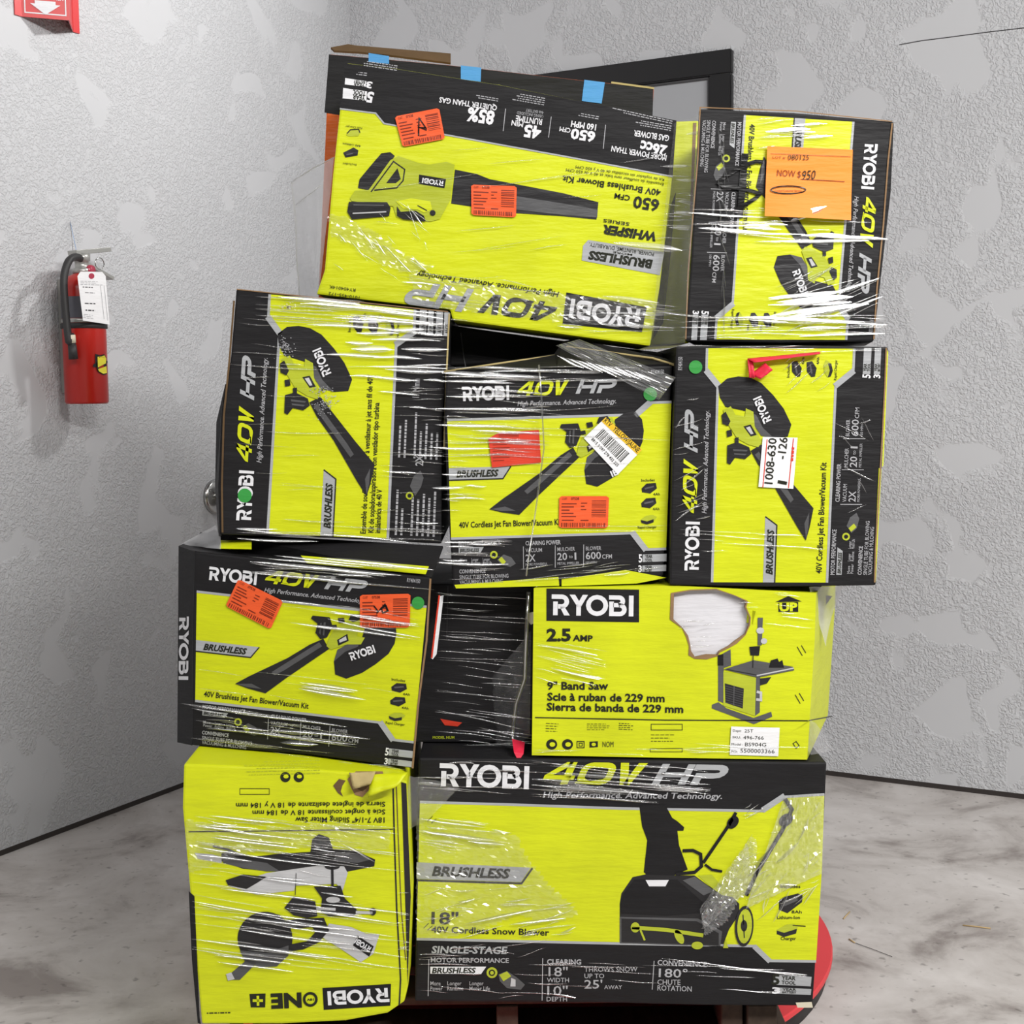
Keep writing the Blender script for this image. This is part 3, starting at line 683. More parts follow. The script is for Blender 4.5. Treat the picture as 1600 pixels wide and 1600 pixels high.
J.stroke(pp, j([(735, 700), (730, 830)]), 1, 'print_dark', 5); J.stroke(pp, j([(950, 660), (952, 790)]), 4, 'print_dark', 5); J.ell(pp, *j([(950, 660)])[0], 12, 5, 'print_dark', 5)
J.poly(pp, j([(840, 780), (1000, 775), (1025, 850), (1090, 910), (1110, 940), (1060, 958), (930, 955), (880, 930), (890, 850)]), 'print_dark', 5); J.ell(pp, *j([(955, 858)])[0], 11, 5, 'print_light', 6)
J.stroke(pp, j([(855, 908), (970, 915)]), 4.5, 'print_light', 6); J.stroke(pp, j([(1090, 932), (1190, 935)]), 4.5, 'print_light', 6); J.ell(pp, *j([(1192, 928)])[0], 5, 6, 'print_dark', 6)
J.poly(pp, j([(665, 905), (720, 838), (850, 868), (862, 955), (800, 965), (720, 950)]), 'print_dark', 6)
J.ell(pp, *j([(550, 1090)])[0], 43, 42, 'print_dark', 3, 30); J.poly(pp, j([(400, 1160), (560, 1175), (690, 1130), (690, 1190), (620, 1255), (520, 1260), (430, 1225)]), 'print_grey', 4)
J.poly(pp, j([(480, 950), (560, 930), (640, 950), (640, 990), (500, 990)]), 'print_dark', 4)
J.poly(pp, j([(640, 985), (760, 970), (900, 965), (932, 1040), (870, 1112), (780, 1152), (700, 1165), (690, 1125), (800, 1105), (850, 1050), (830, 1020), (740, 1030), (650, 1020)]), 'print_dark', 5)
J.poly(pp, j([(330, 1310), (460, 1200), (500, 1235), (400, 1335), (335, 1335)]), 'print_grey', 4); J.poly(pp, j([(318, 1300), (350, 1290), (370, 1330), (330, 1340)]), 'print_light', 5)
J.poly(pp, j([(895, 1085), (930, 1000), (1060, 1020), (1150, 1060), (1230, 1065), (1195, 1180), (1120, 1230), (1000, 1150)]), 'print_light', 4)
J.poly(pp, j([(1100, 1070), (1197, 1135), (1170, 1197), (1073, 1130)]), 'black', 5); J.logo(pp, 'RYOBI', *j([(1186, 1142), (1098, 1085)]), 9, 'white', 6)
# torn hole at its top right corner
J.fill('torn_hole', [j([(1040, 140), (1090, 95), (1250, 95), (1260, 130), (1210, 170), (1160, 215), (1130, 248), (1085, 235), (1060, 190)])], 'kraft', 3)
J.fill('torn_hole#2', [j([(955, 180), (990, 140), (1030, 150), (1010, 180), (1000, 215), (1015, 245), (985, 225)])], 'dark_kraft', 3)
J.fill('torn_hole', [j([(1085, 160), (1150, 130), (1200, 150), (1130, 215), (1100, 200)])], 'dark_kraft', 4)
J.finish()
J2 = FJ
# curled scrap of torn liner hanging from that hole
def curled(name, face, quad, mat, parent, amp=.018, n=8, m_=5, base=.004, seed=2, turns=1.0):
    rnd = random.Random(seed); V = []; Fc = []
    for i in range(n+1):
        for k in range(m_+1):
            u, v = i/n, k/m_; x, y = lerp2(quad, u, v)
            V.append(face.P(x, y, base+amp*(.5-.5*math.cos(math.pi*turns*v+.6*u))+rnd.uniform(0, .003)))
    for i in range(n):
        for k in range(m_):
            a_ = i*(m_+1)+k; Fc.append((a_, a_+1, a_+m_+2, a_+m_+1))
    ac = Acc(); ac.add(V, Fc, mat); o = ac.build(name, parent, True)
    s = o.modifiers.new('t', 'SOLIDIFY'); s.thickness = .0012
    return o
curled('torn_liner', FJ, j([(1180, 110), (1400, 95), (1330, 170), (1170, 225)]), 'lime', J.root, .02)
curled('torn_liner', FJ, j([(1050, 100), (1210, 90), (1180, 160), (1080, 185)]), 'tan', J.root, .012, seed=4)

# ---- blower kit box, left of the black box
FE = Face(302, 2.458, 680, 2.375)
E_ = Box('blower_kit_box', FE, [(304, 861), (480, 881), (674, 902), (668, 1000), (655, 1100), (645, 1201), (480, 1179), (300, 1165), (300, 1000)], .36,
         'blower vacuum carton above the miter saw box with two orange stickers', back=(-.2, 1, 0))
qE = [(304, 861), (674, 902.5), (645, 1208), (300, 1167)]
kit(E_, qE, 'none', ('40V Brushless Jet Fan Blower/Vacuum Kit',), lu=.0, dot=(.955, .135), cut=True)
e8 = Z(260, 820, 3.636)
sticker(E_, e8([(413, 307), (667, 432), (595, 592), (340, 460)]), None, 3)
sticker(E_, e8([(1102, 397), (1390, 390), (1385, 582), (1103, 582)]), [(.28, .34), (.36, .50), (.34, .58), (.42, .42), (.5, .3), (.55, .5), (.46, .56), (.43, .42), (.52, .34), (.57, .52)], 4)
E_.stroke('worn_edge', [(673, 904), (667, 1000), (654, 1100), (645, 1200)], 3, 'kraft', 4)
E_.finish()
# its left side carries the brand reading down
class Side(Face):
    def __init__(self, a, ext):
        self.o = a; t = Vector((ext.x, ext.y, 0)).normalized(); self.t = t; self.n = Vector((t.y, -t.x, 0))
        if self.n.dot(CAM-a) < 0: self.n = -self.n
class Plane3(Face):
    def __init__(self, a, b, ext):
        self.o = a; self.t = Vector((ext.x, ext.y, 0)).normalized(); self.n = (b-a).cross(ext).normalized()
        if self.n.dot(CAM-a) < 0: self.n = -self.n
class Mini(Box):
    def __init__(self, face, root): self.face = face; self.root = root; self.acc = {}; self.order = []; self.lay = .0004
e1, e2 = FE.P(304, 862, -.001), FE.P(300, 1165, -.001); o1, o2 = at_depth(279, 853, 2.505), at_depth(277, 1160, 2.505); bk_ = Vector((0, .30, 0))
ac = Acc(); ac.add([e1, e2, o2, o1, e1+bk_, e2+bk_, o2+bk_, o1+bk_], [(0, 1, 2, 3), (7, 6, 5, 4), (3, 2, 6, 7), (0, 3, 7, 4), (1, 5, 6, 2), (0, 4, 5, 1)], 'black'); ac.build('bulging_side_panel', E_.root)
FS = Plane3(e1, e2, o1-e1)
S_ = Mini(FS, E_.root); S_.logo('side_logo', 'RYOBI', (281, 963), (280, 1062), 15, 'white', 3); S_.finish()
# strip label on the right edge, flap of its top
E2 = Mini(Face(660, 2.40, 720, 2.53), E_.root)
E2.poly('edge_label', [(684, 932), (692, 930), (681, 1022), (675, 1030), (672, 1028)], 'tag_white', 4); E2.stroke('edge_label', [(685, 930), (673, 1028)], 2.5, 'tag_red', 5); E2.finish()
def flap(name, pts, mat, parent, strips=(), thick=.004):
    """bent carton flap: pts are (x, y, depth)"""
    V = [at_depth(*p) for p in pts]; ac = Acc(); ac.add(V, [tuple(range(len(V)))], mat); o = ac.build(name, parent)
    s = o.modifiers.new('t', 'SOLIDIFY'); s.thickness = thick; s.offset = -1
    return o
flap('top_flap', [(304, 861, 2.458), (674, 902, 2.378), (692, 853, 2.43), (345, 833, 2.52), (282, 850, 2.56)], 'black', E_.root)
flap('flap_print', [(343, 857, 2.462), (393, 858, 2.455), (393, 845, 2.475), (345, 844, 2.485)], 'lime', E_.root, thick=.0008)
flap('flap_print', [(480, 880, 2.42), (665, 897, 2.38), (670, 885, 2.392), (470, 868, 2.438)], 'lime', E_.root, thick=.0008)

# ---- black box set back in the middle
FH = Face(668, 2.52, 840, 2.52)
Hb = Box('black_box', FH, [(646, 912), (838, 916), (838, 1160), (646, 1160)], .4, 'plain black carton set back between the blower and band saw boxes', back=(0, 1, 0))
Hb.text('small_lettering', 'MODEL NUM', (676, 1154), (710, 1154), 4, 'print_green', .02)
Hb.poly('small_lettering', [(688, 1123), (722, 1129), (715, 1135), (695, 1133)], 'tag_red', 2)
Hb.stroke('corner_crease', [(700, 915), (698, 1000)], 1.5, 'print_dark', 2)
Hb.finish()

# ---- band saw box
FI = Face(834, 2.425, 1270, 2.425)
HOLE = Z(810, 900, 3.077)([(748, 85), (830, 70), (950, 66), (1040, 95), (1095, 122), (1088, 150), (1112, 200), (1108, 235), (1090, 280), (1045, 310), (1010, 338), (965, 362), (955, 380), (905, 378), (850, 390), (830, 360), (824, 320), (815, 285), (790, 250), (745, 208)])
I_ = Box('band_saw_box', FI, [(834, 919), (1060, 915), (1275, 927), (1273, 1000), (1261, 1187), (1040, 1184), (831, 1180)], .36,
         'yellow band saw carton with a torn hole showing white foam', back=(.34, 1, 0), mat='lime', hole=HOLE)
i_ = Z(810, 900, 3.077)
I_.poly('brand_logo', i_([(135, 60), (580, 65), (580, 222), (135, 215)]), 'black', 2); I_.logo('brand_logo', 'RYOBI', (861.5, 961), (989.5, 963), 32.5, 'white')
I_.text('product_name', '2.5', (854, 1001), (892, 1001), 18, 'ink', .04); I_.text('product_name', 'AMP', (895, 1001), (926, 1002), 9, 'ink', .03)
I_.text('product_name', '9" Band Saw', (855, 1077), (950.5, 1077), 11.5, 'ink', .03)
I_.text('product_name', 'Scie à ruban de 229 mm', (855, 1094), (1038.5, 1096.5), 11.5, 'ink', .03)
I_.text('product_name', 'Sierra de banda de 229 mm', (854, 1109.6), (1067.5, 1113.5), 11.5, 'ink', .03)
I_.stroke('black_rule', [(836, 1121), (1040, 1125), (1262, 1126)], 1.7, 'ink', 2)
for x in (160, 236):
    c = i_([(x, 809)])[0]; I_.ell('safety_icons', *c, 8.6, 8.2, 'ink', 2); I_.ell('safety_icons', c[0]+1, c[1], 4.4, 3.6, 'lime', 3)
I_.stroke('safety_icons', i_([(282, 795), (316, 795), (316, 825), (282, 825)]), 1.2, 'ink', 2, True); I_.stroke('safety_icons', i_([(292, 803), (307, 803), (307, 817), (292, 817)]), 1, 'ink', 2, True)
I_.poly('safety_icons', i_([(342, 796), (382, 794), (382, 822), (342, 824)]), 'ink', 2); I_.ell('safety_icons', *i_([(362, 809)])[0], 3.4, 2.6, 'lime', 3)
I_.text('safety_icons', 'NOM', (941.5, 1167), (958.5, 1167), 8.5, 'ink', .0)
I_.lines('fine_print', (917, 1131), (955, 1131), 4, 3, .7, 'ink', 2, 3); I_.lines('fine_print', (967, 1130), (990, 1131), 4, 3, 1, 'ink', 2, 4); I_.stroke('fine_print', i_([(638, 712), (788, 712), (788, 740), (638, 740)]), .9, 'ink', 2, True)
I_.lines('fine_print', (1017, 1148), (1058, 1148), 3, 5, .8, 'ink', 2, 5); I_.stroke('fine_print', i_([(634, 830), (788, 828), (788, 845), (634, 845)]), .8, 'ink', 2, True); I_.lines('fine_print', (853, 1130), (874, 1131), 4, 4, .8, 'ink', 2, 6)
for x, y in ((1360, 355), (1350, 585)):
    I_.stroke('corner_marks', i_([(x-20, y-15), (x+5, y+28)]), 1.2, 'ink', 2); I_.stroke('corner_marks', i_([(x, y-22), (x+22, y+15)]), 1.2, 'ink', 2)
I_.stroke('corner_marks', i_([(1320, 805), (1335, 795), (1350, 815), (1335, 828)]), 1.2, 'ink', 2, True)
I_.poly('up_mark', i_([(1250, 128), (1345, 125), (1345, 172), (1250, 172)]), 'black', 2); I_.text('up_mark', 'UP', *i_([(1254, 168), (1342, 166)]), 12, 'lime', .05)
I_.poly('up_mark', i_([(1235, 125), (1297, 96), (1362, 122)]), 'black', 2)
pp = 'product_picture'
I_.poly(pp, i_([(960, 385), (1020, 352), (1022, 430), (987, 442), (987, 610), (960, 600)]), 'print_grey', 2); I_.poly(pp, i_([(958, 380), (985, 375), (985, 430), (958, 430)]), 'black', 3)
I_.poly(pp, i_([(930, 618), (962, 606), (1000, 635), (1130, 682), (1215, 652), (1220, 676), (1132, 712), (930, 636)]), 'print_grey', 2)
I_.poly(pp, i_([(985, 458), (1142, 488), (1137, 672), (985, 622)]), 'print_green', 3); I_.poly(pp, i_([(1142, 488), (1162, 480), (1160, 655), (1137, 672)]), 'print_grey', 3)
I_.poly(pp, i_([(992, 515), (1083, 540), (1078, 636), (995, 608)]), 'print_dark', 4)
for k in range(8): I_.stroke(pp, i_([(994, 528+k*11), (1080, 550+k*11)]), .7, 'print_grey', 5)
I_.stroke(pp, i_([(1036, 526), (1034, 622)]), 1.5, 'print_grey', 6)
I_.poly(pp, i_([(985, 448), (1130, 404), (1320, 436), (1326, 452), (1150, 487)]), 'print_grey', 4); I_.stroke(pp, i_([(1145, 478), (1322, 442)]), 2, 'print_light', 5); I_.stroke(pp, i_([(1000, 448), (1145, 475)]), 1.2, 'print_dark', 5)
I_.poly(pp, i_([(1203, 440), (1213, 405), (1245, 395), (1252, 412), (1268, 403), (1276, 440)]), 'black', 5)
I_.poly(pp, i_([(1160, 492), (1215, 485), (1195, 515), (1162, 525)]), 'print_dark', 4)
I_.poly(pp, i_([(1150, 200), (1175, 200), (1170, 332), (1150, 332)]), 'print_grey', 3); I_.ell(pp, *i_([(1162, 262)])[0], 6, 5, 'print_light', 4); I_.ell(pp, *i_([(1180, 312)])[0], 5, 4.5, 'print_light', 4)
I_.poly(pp, i_([(1110, 340), (1162, 335), (1156, 382), (1115, 380)]), 'black', 4); I_.stroke(pp, i_([(1128, 380), (1126, 440)]), 1.4, 'print_dark', 6); I_.stroke(pp, i_([(1145, 555), (1165, 560), (1165, 595), (1142, 592)]), 4, 'print_light', 5)
I_.poly('shipping_label', i_([(1022, 722), (1255, 728), (1248, 865), (1015, 858)]), 'tag_white', 6)
for s, a, b, h in (('Dept:', (1030, 747), (1070, 748), 3.4), ('25T', (1086, 750), (1128, 751), 5), ('SKU:', (1028, 778), (1068, 779), 3.4), ('496-766', (1080, 783), (1178, 785), 5.5), ('Model :', (1024, 812), (1078, 813), 3.4), ('BS904G', (1088, 816), (1190, 818), 5.5), ('PO:', (1022, 847), (1052, 848), 3.4), ('5500003366', (1066, 847), (1230, 851), 6)):
    I_.text('shipping_label', s, *i_([a, b]), h, 'ink', 0, lay=7)
# exposed board rim of the torn hole and the foam block inside
rim = [(x+(x-1112)*.03, y+(y-972)*.03) for x, y in HOLE]
vs_, fs_ = [], []
lo = HOLE; n = len(lo)
ac = Acc(); V = [FI.P(x, y, .0006) for x, y in lo]+[FI.P(x, y, -.007) for x, y in lo]
ac.add(V, [(i, (i+1) % n, n+(i+1) % n, n+i) for i in range(n)], 'kraft'); 
rnd = random.Random(5)
jag = [(x+(x-1112)*rnd.uniform(.01, .13 if y > 985 or x < 1060 else .05), y+(y-965)*rnd.uniform(.01, .14 if y > 985 else .04)) for x, y in lo]
V = [FI.P(x, y, .0012) for x, y in lo]+[FI.P(x, y, .0012) for x, y in jag]
ac.add(V, [(i, (i+1) % n, n+(i+1) % n, n+i) for i in range(n)], 'kraft'); ac.build('torn_rim', I_.root)
ac = Acc(); q = [(1040, 922), (1180, 922), (1180, 1035), (1040, 1035)]
V = [FI.P(x, y, -.010) for x, y in q]+[FI.P(x, y, -.06) for x, y in q]
ac.add(V, [(0, 1, 2, 3), (4, 5, 6, 7), (0, 1, 5, 4), (1, 2, 6, 5), (2, 3, 7, 6), (3, 0, 4, 7)], 'foam'); ac.build('foam_block', I_.root)
I_.finish()
flap('torn_tongue', [(1166, 950, 2.44), (1182, 955, 2.42), (1177, 975, 2.425), (1164, 972, 2.44)], 'lime', I_.root, thick=.002)
FIs = Plane3(FI.P(1275, 927), FI.P(1261, 1187), I_.ext); S_ = Mini(FIs, I_.root)
S_.poly('side_print', [(1290, 930), (1302, 932), (1294, 1010), (1287, 1000)], 'black', 3); S_.stroke('side_print', [(1262, 1126), (1300, 1119)], 1.6, 'ink', 2); S_.finish()
# kraft scuff
# ---- blower kit boxes of the middle row
FD = Face(350, 2.45, 700, 2.45)
D_ = Box('blower_kit_box', FD, [(369, 451), (540, 469), (703, 487), (698, 570), (691, 655), (690, 850), (520, 841), (343, 835), (341, 760), (346, 650), (360, 560)], .42,
         'blower vacuum carton with French and Spanish lettering turned on its side', back=(0, 1, 0))
kit(D_, [(368, 451), (704, 487), (691, 850), (343, 835)], 'ccw', ('Ensemble de souffleur/aspirateur à ventilateur à jet sans fil de 40V', 'Kit de sopladora/aspiradora con ventilador tipo turbina', 'inalámbrica de 40 V'), french=True, dot=(.1635, .103), fv=.755, hv=.215)
D_.stroke('worn_edge', [(366, 470), (359, 560), (350, 650), (347, 760), (348, 832)], 3, 'dark_kraft', 4)
D_.stroke('worn_edge', [(702, 490), (698, 580), (694, 700)], 2.6, 'tan', 4); D_.stroke('worn_edge', [(370, 452), (540, 470), (700, 487)], 1.6, 'kraft', 4)
def speckle(B, cx, cy, rx, ry, n, mat, seed, lay=10):
    rnd = random.Random(seed)
    for _ in range(n):
        a_, r_ = rnd.uniform(0, 6.28), abs(rnd.gauss(0, .45)); x, y = cx+rx*r_*math.cos(a_), cy+ry*r_*math.sin(a_); e = rnd.uniform(.5, 1.5)
        B.poly('scuff_marks', [(x-e, y-e*.4), (x+e*.3, y-e*.7), (x+e*1.1, y+e*.1), (x-e*.1, y+e*.6)], mat, lay)
speckle(D_, 508, 632, 26, 22, 150, 'dimwhite', 1); speckle(D_, 445, 543, 16, 20, 110, 'dimwhite', 2); speckle(D_, 505, 610, 24, 8, 60, 'dimwhite', 3); speckle(D_, 450, 480, 30, 12, 60, 'cream', 4)
D_.finish()
flap('side_bulge', [(343, 836, 2.452), (341, 760, 2.452), (346, 650, 2.452), (352, 600, 2.47), (338, 660, 2.50), (336, 760, 2.50), (341, 838, 2.49)], 'black', D_.root)

FF = Face(690, 2.43, 1055, 2.44)
Ff = Box('blower_kit_box', FF, [(697, 581), (870, 577), (1051, 571), (1043, 700), (1037, 898), (1028, 906), (870, 915), (708, 921), (698, 760), (694, 655)], .36,
         'blower vacuum carton in the middle with white and yellow RTV label', back=(0, 1, 0))
qF = [(692, 582), (1054, 572), (1042, 902), (703, 913)]
kit(Ff, qF, 'none', hv=.225, fv=.785, bagtext=False, dot=(.898, .13), lu=.02)
f6 = Z(670, 530, 4)
Ff.poly('bottom_trim', f6([(160, 1535), (810, 1485), (815, 1540), (170, 1557)]), 'lime', 3); Ff.poly('bottom_trim', f6([(830, 1500), (1230, 1442), (1485, 1490), (1300, 1526), (830, 1543)]), 'lime', 3)
Ff.stroke('worn_edge', f6([(1540, 170), (1535, 500), (1525, 900)]), 2, 'kraft', 4)
sticker(Ff, f6([(815, 980), (1125, 980), (1118, 1180), (812, 1178)]), None, 6)
Ff.poly('return_sticker', f6([(372, 620), (440, 582), (688, 567), (702, 770), (395, 802)]), 'tag_red', 8)
for k in range(7): Ff.stroke('return_sticker', f6([(400, 640+k*20), (470+18*(k % 3), 637+k*20)]), 1, 'tag_ink', 9)
for k in range(14): Ff.stroke('return_sticker', f6([(440+k*9, 592), (441+k*9, 612)]), .9, 'tag_ink', 9)
# white barcode label with yellow strip
Lq = f6([(1105, 487), (1332, 690), (1180, 845), (968, 618)])
m = lambda u, v: lerp2(Lq, u, v)
Ff.poly('barcode_label', Lq, 'tag_white', 10); Ff.poly('barcode_label', [m(0, 0), m(1, 0), m(1, .2), m(0, .2)], 'tag_yellow', 11)
Ff.text('barcode_label', 'RTV   YELLOW/JAUNE', m(.03, .16), m(.97, .16), 7.5, 'ink', .012, lay=12)
rnd = random.Random(11); u = .14
while u < .86:
    t = rnd.uniform(.008, .024); Ff.stroke('barcode_label', [m(u, .33), m(u, .70)], t*76, 'ink', 11); u += t+rnd.uniform(.012, .022)
Ff.text('barcode_label', '8815 2 097 278 432 225', m(.12, .86), m(.88, .86), 4.4, 'ink', .005, lay=12)
Ff.text('product_picture', 'IE', *f6([(1145, 860), (1185, 842)]), 9, 'white', .03, lay=9)
Ff.finish()
fl1 = flap('open_flap', [(694, 582, 2.44), (866, 556, 2.50), (880, 536, 2.53), (902, 533, 2.53), (1040, 563, 2.47), (1055, 571, 2.445), (870, 578, 2.44)], 'black', Ff.root)
def rod(name, pts3, r, mat, parent, sides=5, smooth=True):
    bm = bmesh.new(); rings = []
    for k, p in enumerate(pts3):
        d = (pts3[min(k+1, len(pts3)-1)]-pts3[max(k-1, 0)]).normalized(); a1 = d.orthogonal().normalized(); a2 = d.cross(a1)
        if k and (a1.dot(pa) < .95): a1 = (pa-d*pa.dot(d)).normalized(); a2 = d.cross(a1)
        pa = a1; rr = r[k] if isinstance(r, (list, tuple)) else r
        rings.append([bm.verts.new(p+(a1*math.cos(6.2832*i/sides)+a2*math.sin(6.2832*i/sides))*rr) for i in range(sides)])
    for A_, B_ in zip(rings, rings[1:]):
        for i in range(sides): bm.faces.new([A_[i], A_[(i+1) % sides], B_[(i+1) % sides], B_[i]])
    bm.faces.new(rings[0][::-1]); bm.faces.new(rings[-1]); bmesh.ops.recalc_face_normals(bm, faces=bm.faces)
    return from_bm(name, bm, [mat], parent, smooth)
rod('torn_board_edge', [at_depth(694, 581, 2.435), at_depth(780, 568, 2.46), at_depth(866, 556, 2.495), at_depth(880, 545, 2.51)], .0022, 'tan', Ff.root)
rod('torn_board_edge', [at_depth(885, 542, 2.51), at_depth(960, 552, 2.49), at_depth(1020, 560, 2.46), at_depth(1054, 570, 2.44)], .0024, 'tan', Ff.root)

FG = Face(1050, 2.42, 1380, 2.42)
G_ = Box('blower_kit_box', FG, [(1056, 541), (1220, 539), (1388, 542), (1380, 700), (1369, 915), (1200, 917), (1046, 914), (1050, 720)], .42,
         'blower vacuum carton at the right turned on its side with red tape', back=(0, 1, 0))
g7 = Z(1030, 520, 4)
kit(G_, [(1055, 541), (1387, 542), (1368, 915), (1046.5, 914)], 'ccw', dot=(.913, .098))
G_.stroke('worn_edge', g7([(1418, 95), (1410, 330), (1395, 620), (1378, 900), (1352, 1330), (1345, 1560)]), 2.4, 'kraft', 4)
G_.poly('worn_edge', g7([(1420, 100), (1430, 120), (1400, 830), (1392, 840)]), 'lime', 3); G_.poly('worn_edge', g7([(1388, 850), (1372, 845), (1345, 1400), (1352, 1560)]), 'lime', 3)
G_.poly('count_label', g7([(645, 650), (862, 655), (835, 975), (618, 962)]), 'tag_white', 10)
G_.stroke('count_label', g7([(672, 665), (645, 965)]), 1.5, 'tag_red', 11); G_.stroke('count_label', g7([(836, 660), (805, 970)]), 1.5, 'tag_red', 11)
G_.text('count_label', '1008-630', *g7([(705, 945), (732, 660)]), 12.5, 'ink', .012, lay=12)
G_.text('count_label', '-126', *g7([(785, 790), (800, 655)]), 12.5, 'ink', .012, lay=12); G_.text('count_label', '1', *g7([(792, 950), (796, 930)]), 14, 'ink', .012, lay=12)
G_.lines('count_label', g7([(826, 800)])[0], g7([(836, 690)])[0], 1, 3, 4, 'tag_red', 12, 3)
G_.finish()
curled('red_tape', FG, g7([(548, 160), (1000, 118), (990, 135), (585, 185)]), 'tape_red', G_.root, .012, 16, 3, .003, 6)
curled('red_tape', FG, g7([(548, 165), (585, 180), (590, 285), (555, 280)]), 'tape_red', G_.root, .008, 6, 3, .004, 7)
curled('red_tape', FG, g7([(565, 260), (655, 188), (697, 235), (620, 290)]), 'tape_red', G_.root, .012, 6, 5, .006, 8)

# ---- boxes of the top row
FBk = Face(500, 2.72, 1022, 2.72)
Bk = Box('tool_box', FBk, [(514, 84), (700, 101), (900, 124), (1022, 137), (1002, 460), (998, 500), (720, 497), (497, 466)], .2,
         'orange and black carton behind the top blower box', back=(0, 1, 0), mat='box_orange')
Bk.poly('black_band', [(514, 85), (700, 102), (900, 125), (1021, 138), (1017, 260), (507, 176)], 'black', 1)
Bk.stroke('kraft_edge', [(955, 129), (1022, 138)], 3, 'tan', 3)
for q in ([(576, 83), (608, 88), (608, 100), (576, 97)], [(720, 102.5), (752, 106), (751, 128), (720, 124)], [(913, 125), (945, 129), (940, 162), (909, 158)]):
    Bk.poly('blue_tape#%d' % q[0][0], q, 'tape_blue', 4)
Bk.finish()
flap('brown_flap', [(517, 77, 2.73), (544, 72, 2.74), (556, 74, 2.74), (704, 86.5, 2.76), (704, 101, 2.723), (610, 89, 2.723), (560, 84, 2.723), (522, 82, 2.723)], 'dark_kraft', Bk.root)
rod('flap_edge', [at_depth(517, 76.5, 2.735), at_depth(544, 71.5, 2.74), at_depth(556, 73.5, 2.74), at_depth(704, 86, 2.76)], .0018, 'kraft', Bk.root)

FA = Face(500, 2.50, 1050, 2.50)
A_b = Box('whisper_blower_box', FA, [(540, 98), (620, 107), (780, 132), (1058, 188), (1051, 277), (1031, 450), (1016, 541), (860, 520), (707, 500), (703, 484), (494, 460), (507, 422), (520, 272), (531, 170)], .2,
          'large lime blower carton lying upside down at the top of the stack', back=(0, 1, 0), mat='lime')
a1, a2, a4 = Z(480, 60, 4), Z(780, 60, 4), Z(480, 380, 2.6667)
bd = [(531, 170), (587, 177), (600, 193), (780, 226), (880, 244), (1051, 276)]
A_b.poly('black_panel', [(539, 99), (620, 108), (780, 133), (1057, 188.5)]+bd[::-1], 'black', 1)
A_b.stroke('silver_border', bd, 2.4, 'silver', 2)
T = lambda s, p0, p1, h, b=.02, mat='white', part='feature_lettering', sh=0: A_b.text(part, s, p0, p1, h, mat, b, sh)
T('85%', (774, 175), (732, 168), 20, .04); T('QUIETER THAN GAS', (777, 165), (687, 152), 8, .025)
T('45', (846.5, 199), (820, 195), 18, .04); T('MIN', (818, 191), (800, 188), 8, .02); T('RUNTIME', (847.5, 186.5), (806.5, 180.5), 9, .02)
T('USING INCLUDED', (849, 180), (808, 174), 4.5, 0, 'dimwhite'); T('4Ah BATTERY', (849.5, 174), (822, 170), 4.5, 0, 'dimwhite')
T('650', (931, 207), (893, 201), 15, .04); T('CFM', (892, 201), (875, 198), 7, .02); T('160 MPH', (932, 195), (893, 189), 9, .03)
T('26cc', (1043, 229), (1002, 220), 17, .04); T('GAS BLOWER', (1046, 212), (991, 203.5), 9, .02); T('MORE POWER THAN', (1042, 243), (956, 228), 8.5, .02)
for p0, p1, nn in (((778, 158), (735, 151), 2), ((850, 164), (798, 155), 4), ((935, 186), (902, 180), 2), ((1048, 204), (985, 193), 3), ((573, 118), (555, 116), 2), ((620, 110), (553, 100), 3), ((1050, 193), (955, 172), 2)):
    A_b.lines('fine_print', p0, p1, nn, 3.4, 1.3, 'dimwhite', 2, int(p0[0]))
for p in (a1([(1240, 440), (1225, 580)]), a1([(1525, 490), (1508, 620)]), a2([(665, 540), (650, 690)])): A_b.stroke('feature_lettering', p, 1.1, 'dimwhite', 2)
for q, s1, s2, d in ((a1([(225, 310), (375, 332), (370, 390), (222, 375)]), 'YEAR', 'TOOL', '5'), (a1([(238, 248), (370, 268), (366, 303), (235, 288)]), 'YEAR', 'BATTERY', '3')):
    A_b.poly('warranty_badge', q, 'white', 2)
    m_ = lambda u, v: lerp2(q, u, v); hh = q[3][1]-q[0][1]
    A_b.text('warranty_badge', s1, m_(.95, .52), m_(.42, .50), hh*.42, 'ink', .03); A_b.text('warranty_badge', s2, m_(.95, .06), m_(.42, .04), hh*.40, 'ink', .03)
    A_b.text('warranty_badge', d, m_(1.3, .05), m_(1.02, .02), hh*.95, 'white', .04)
I2 = 'ink'
T('40V Brushless Blower Kit', (1033, 296.5), (880, 274.5), 9.5, .02, I2, 'product_name')
T('Ensemble de souffleur sans balai et 40 V de 650 CFM', (1037, 286), (885, 263), 4.5, .0, I2, 'product_name'); T('Kit de soplador sin escobillas de 40 V y 650 CFM', (1038, 279), (900, 258.5), 4.5, 0, I2, 'product_name')
T('650', (1031, 313), (991, 306.5), 17.5, .03, I2, 'product_name'); T('CFM', (985, 306), (961, 302), 8, .02, I2, 'product_name')
T('WHISPER', (1028, 364), (941, 351.5), 13, .05, I2, 'series_lettering', .15); T('SERIES', (984, 348), (943, 342), 5, .01, I2, 'series_lettering')
A_b.poly('brushless_badge', [(919, 375), (1038, 394), (1031, 430), (909, 407), (911, 384)], 'silver', 2)
T('POWER, RUNTIME, DURABILITY.', (1022, 394.5), (921, 379), 6, .005, I2, 'brushless_badge'); T('MORE', (988, 397), (958, 392.5), 3, .02, I2, 'brushless_badge'); T('BRUSHLESS', (1020, 407), (920, 392), 12.5, .05, I2, 'brushless_badge', .1)
T('High Performance. Advanced Technology.', (874, 456), (649, 424), 8.5, .012, I2, 'tagline', .2)
A_b.poly('brand_logo', [(885, 457), (1010.6, 480), (1003, 519), (879, 506)], 'black', 2); A_b.logo('brand_logo', 'RYOBI', (1003, 484), (893, 466.5), 30, 'white')
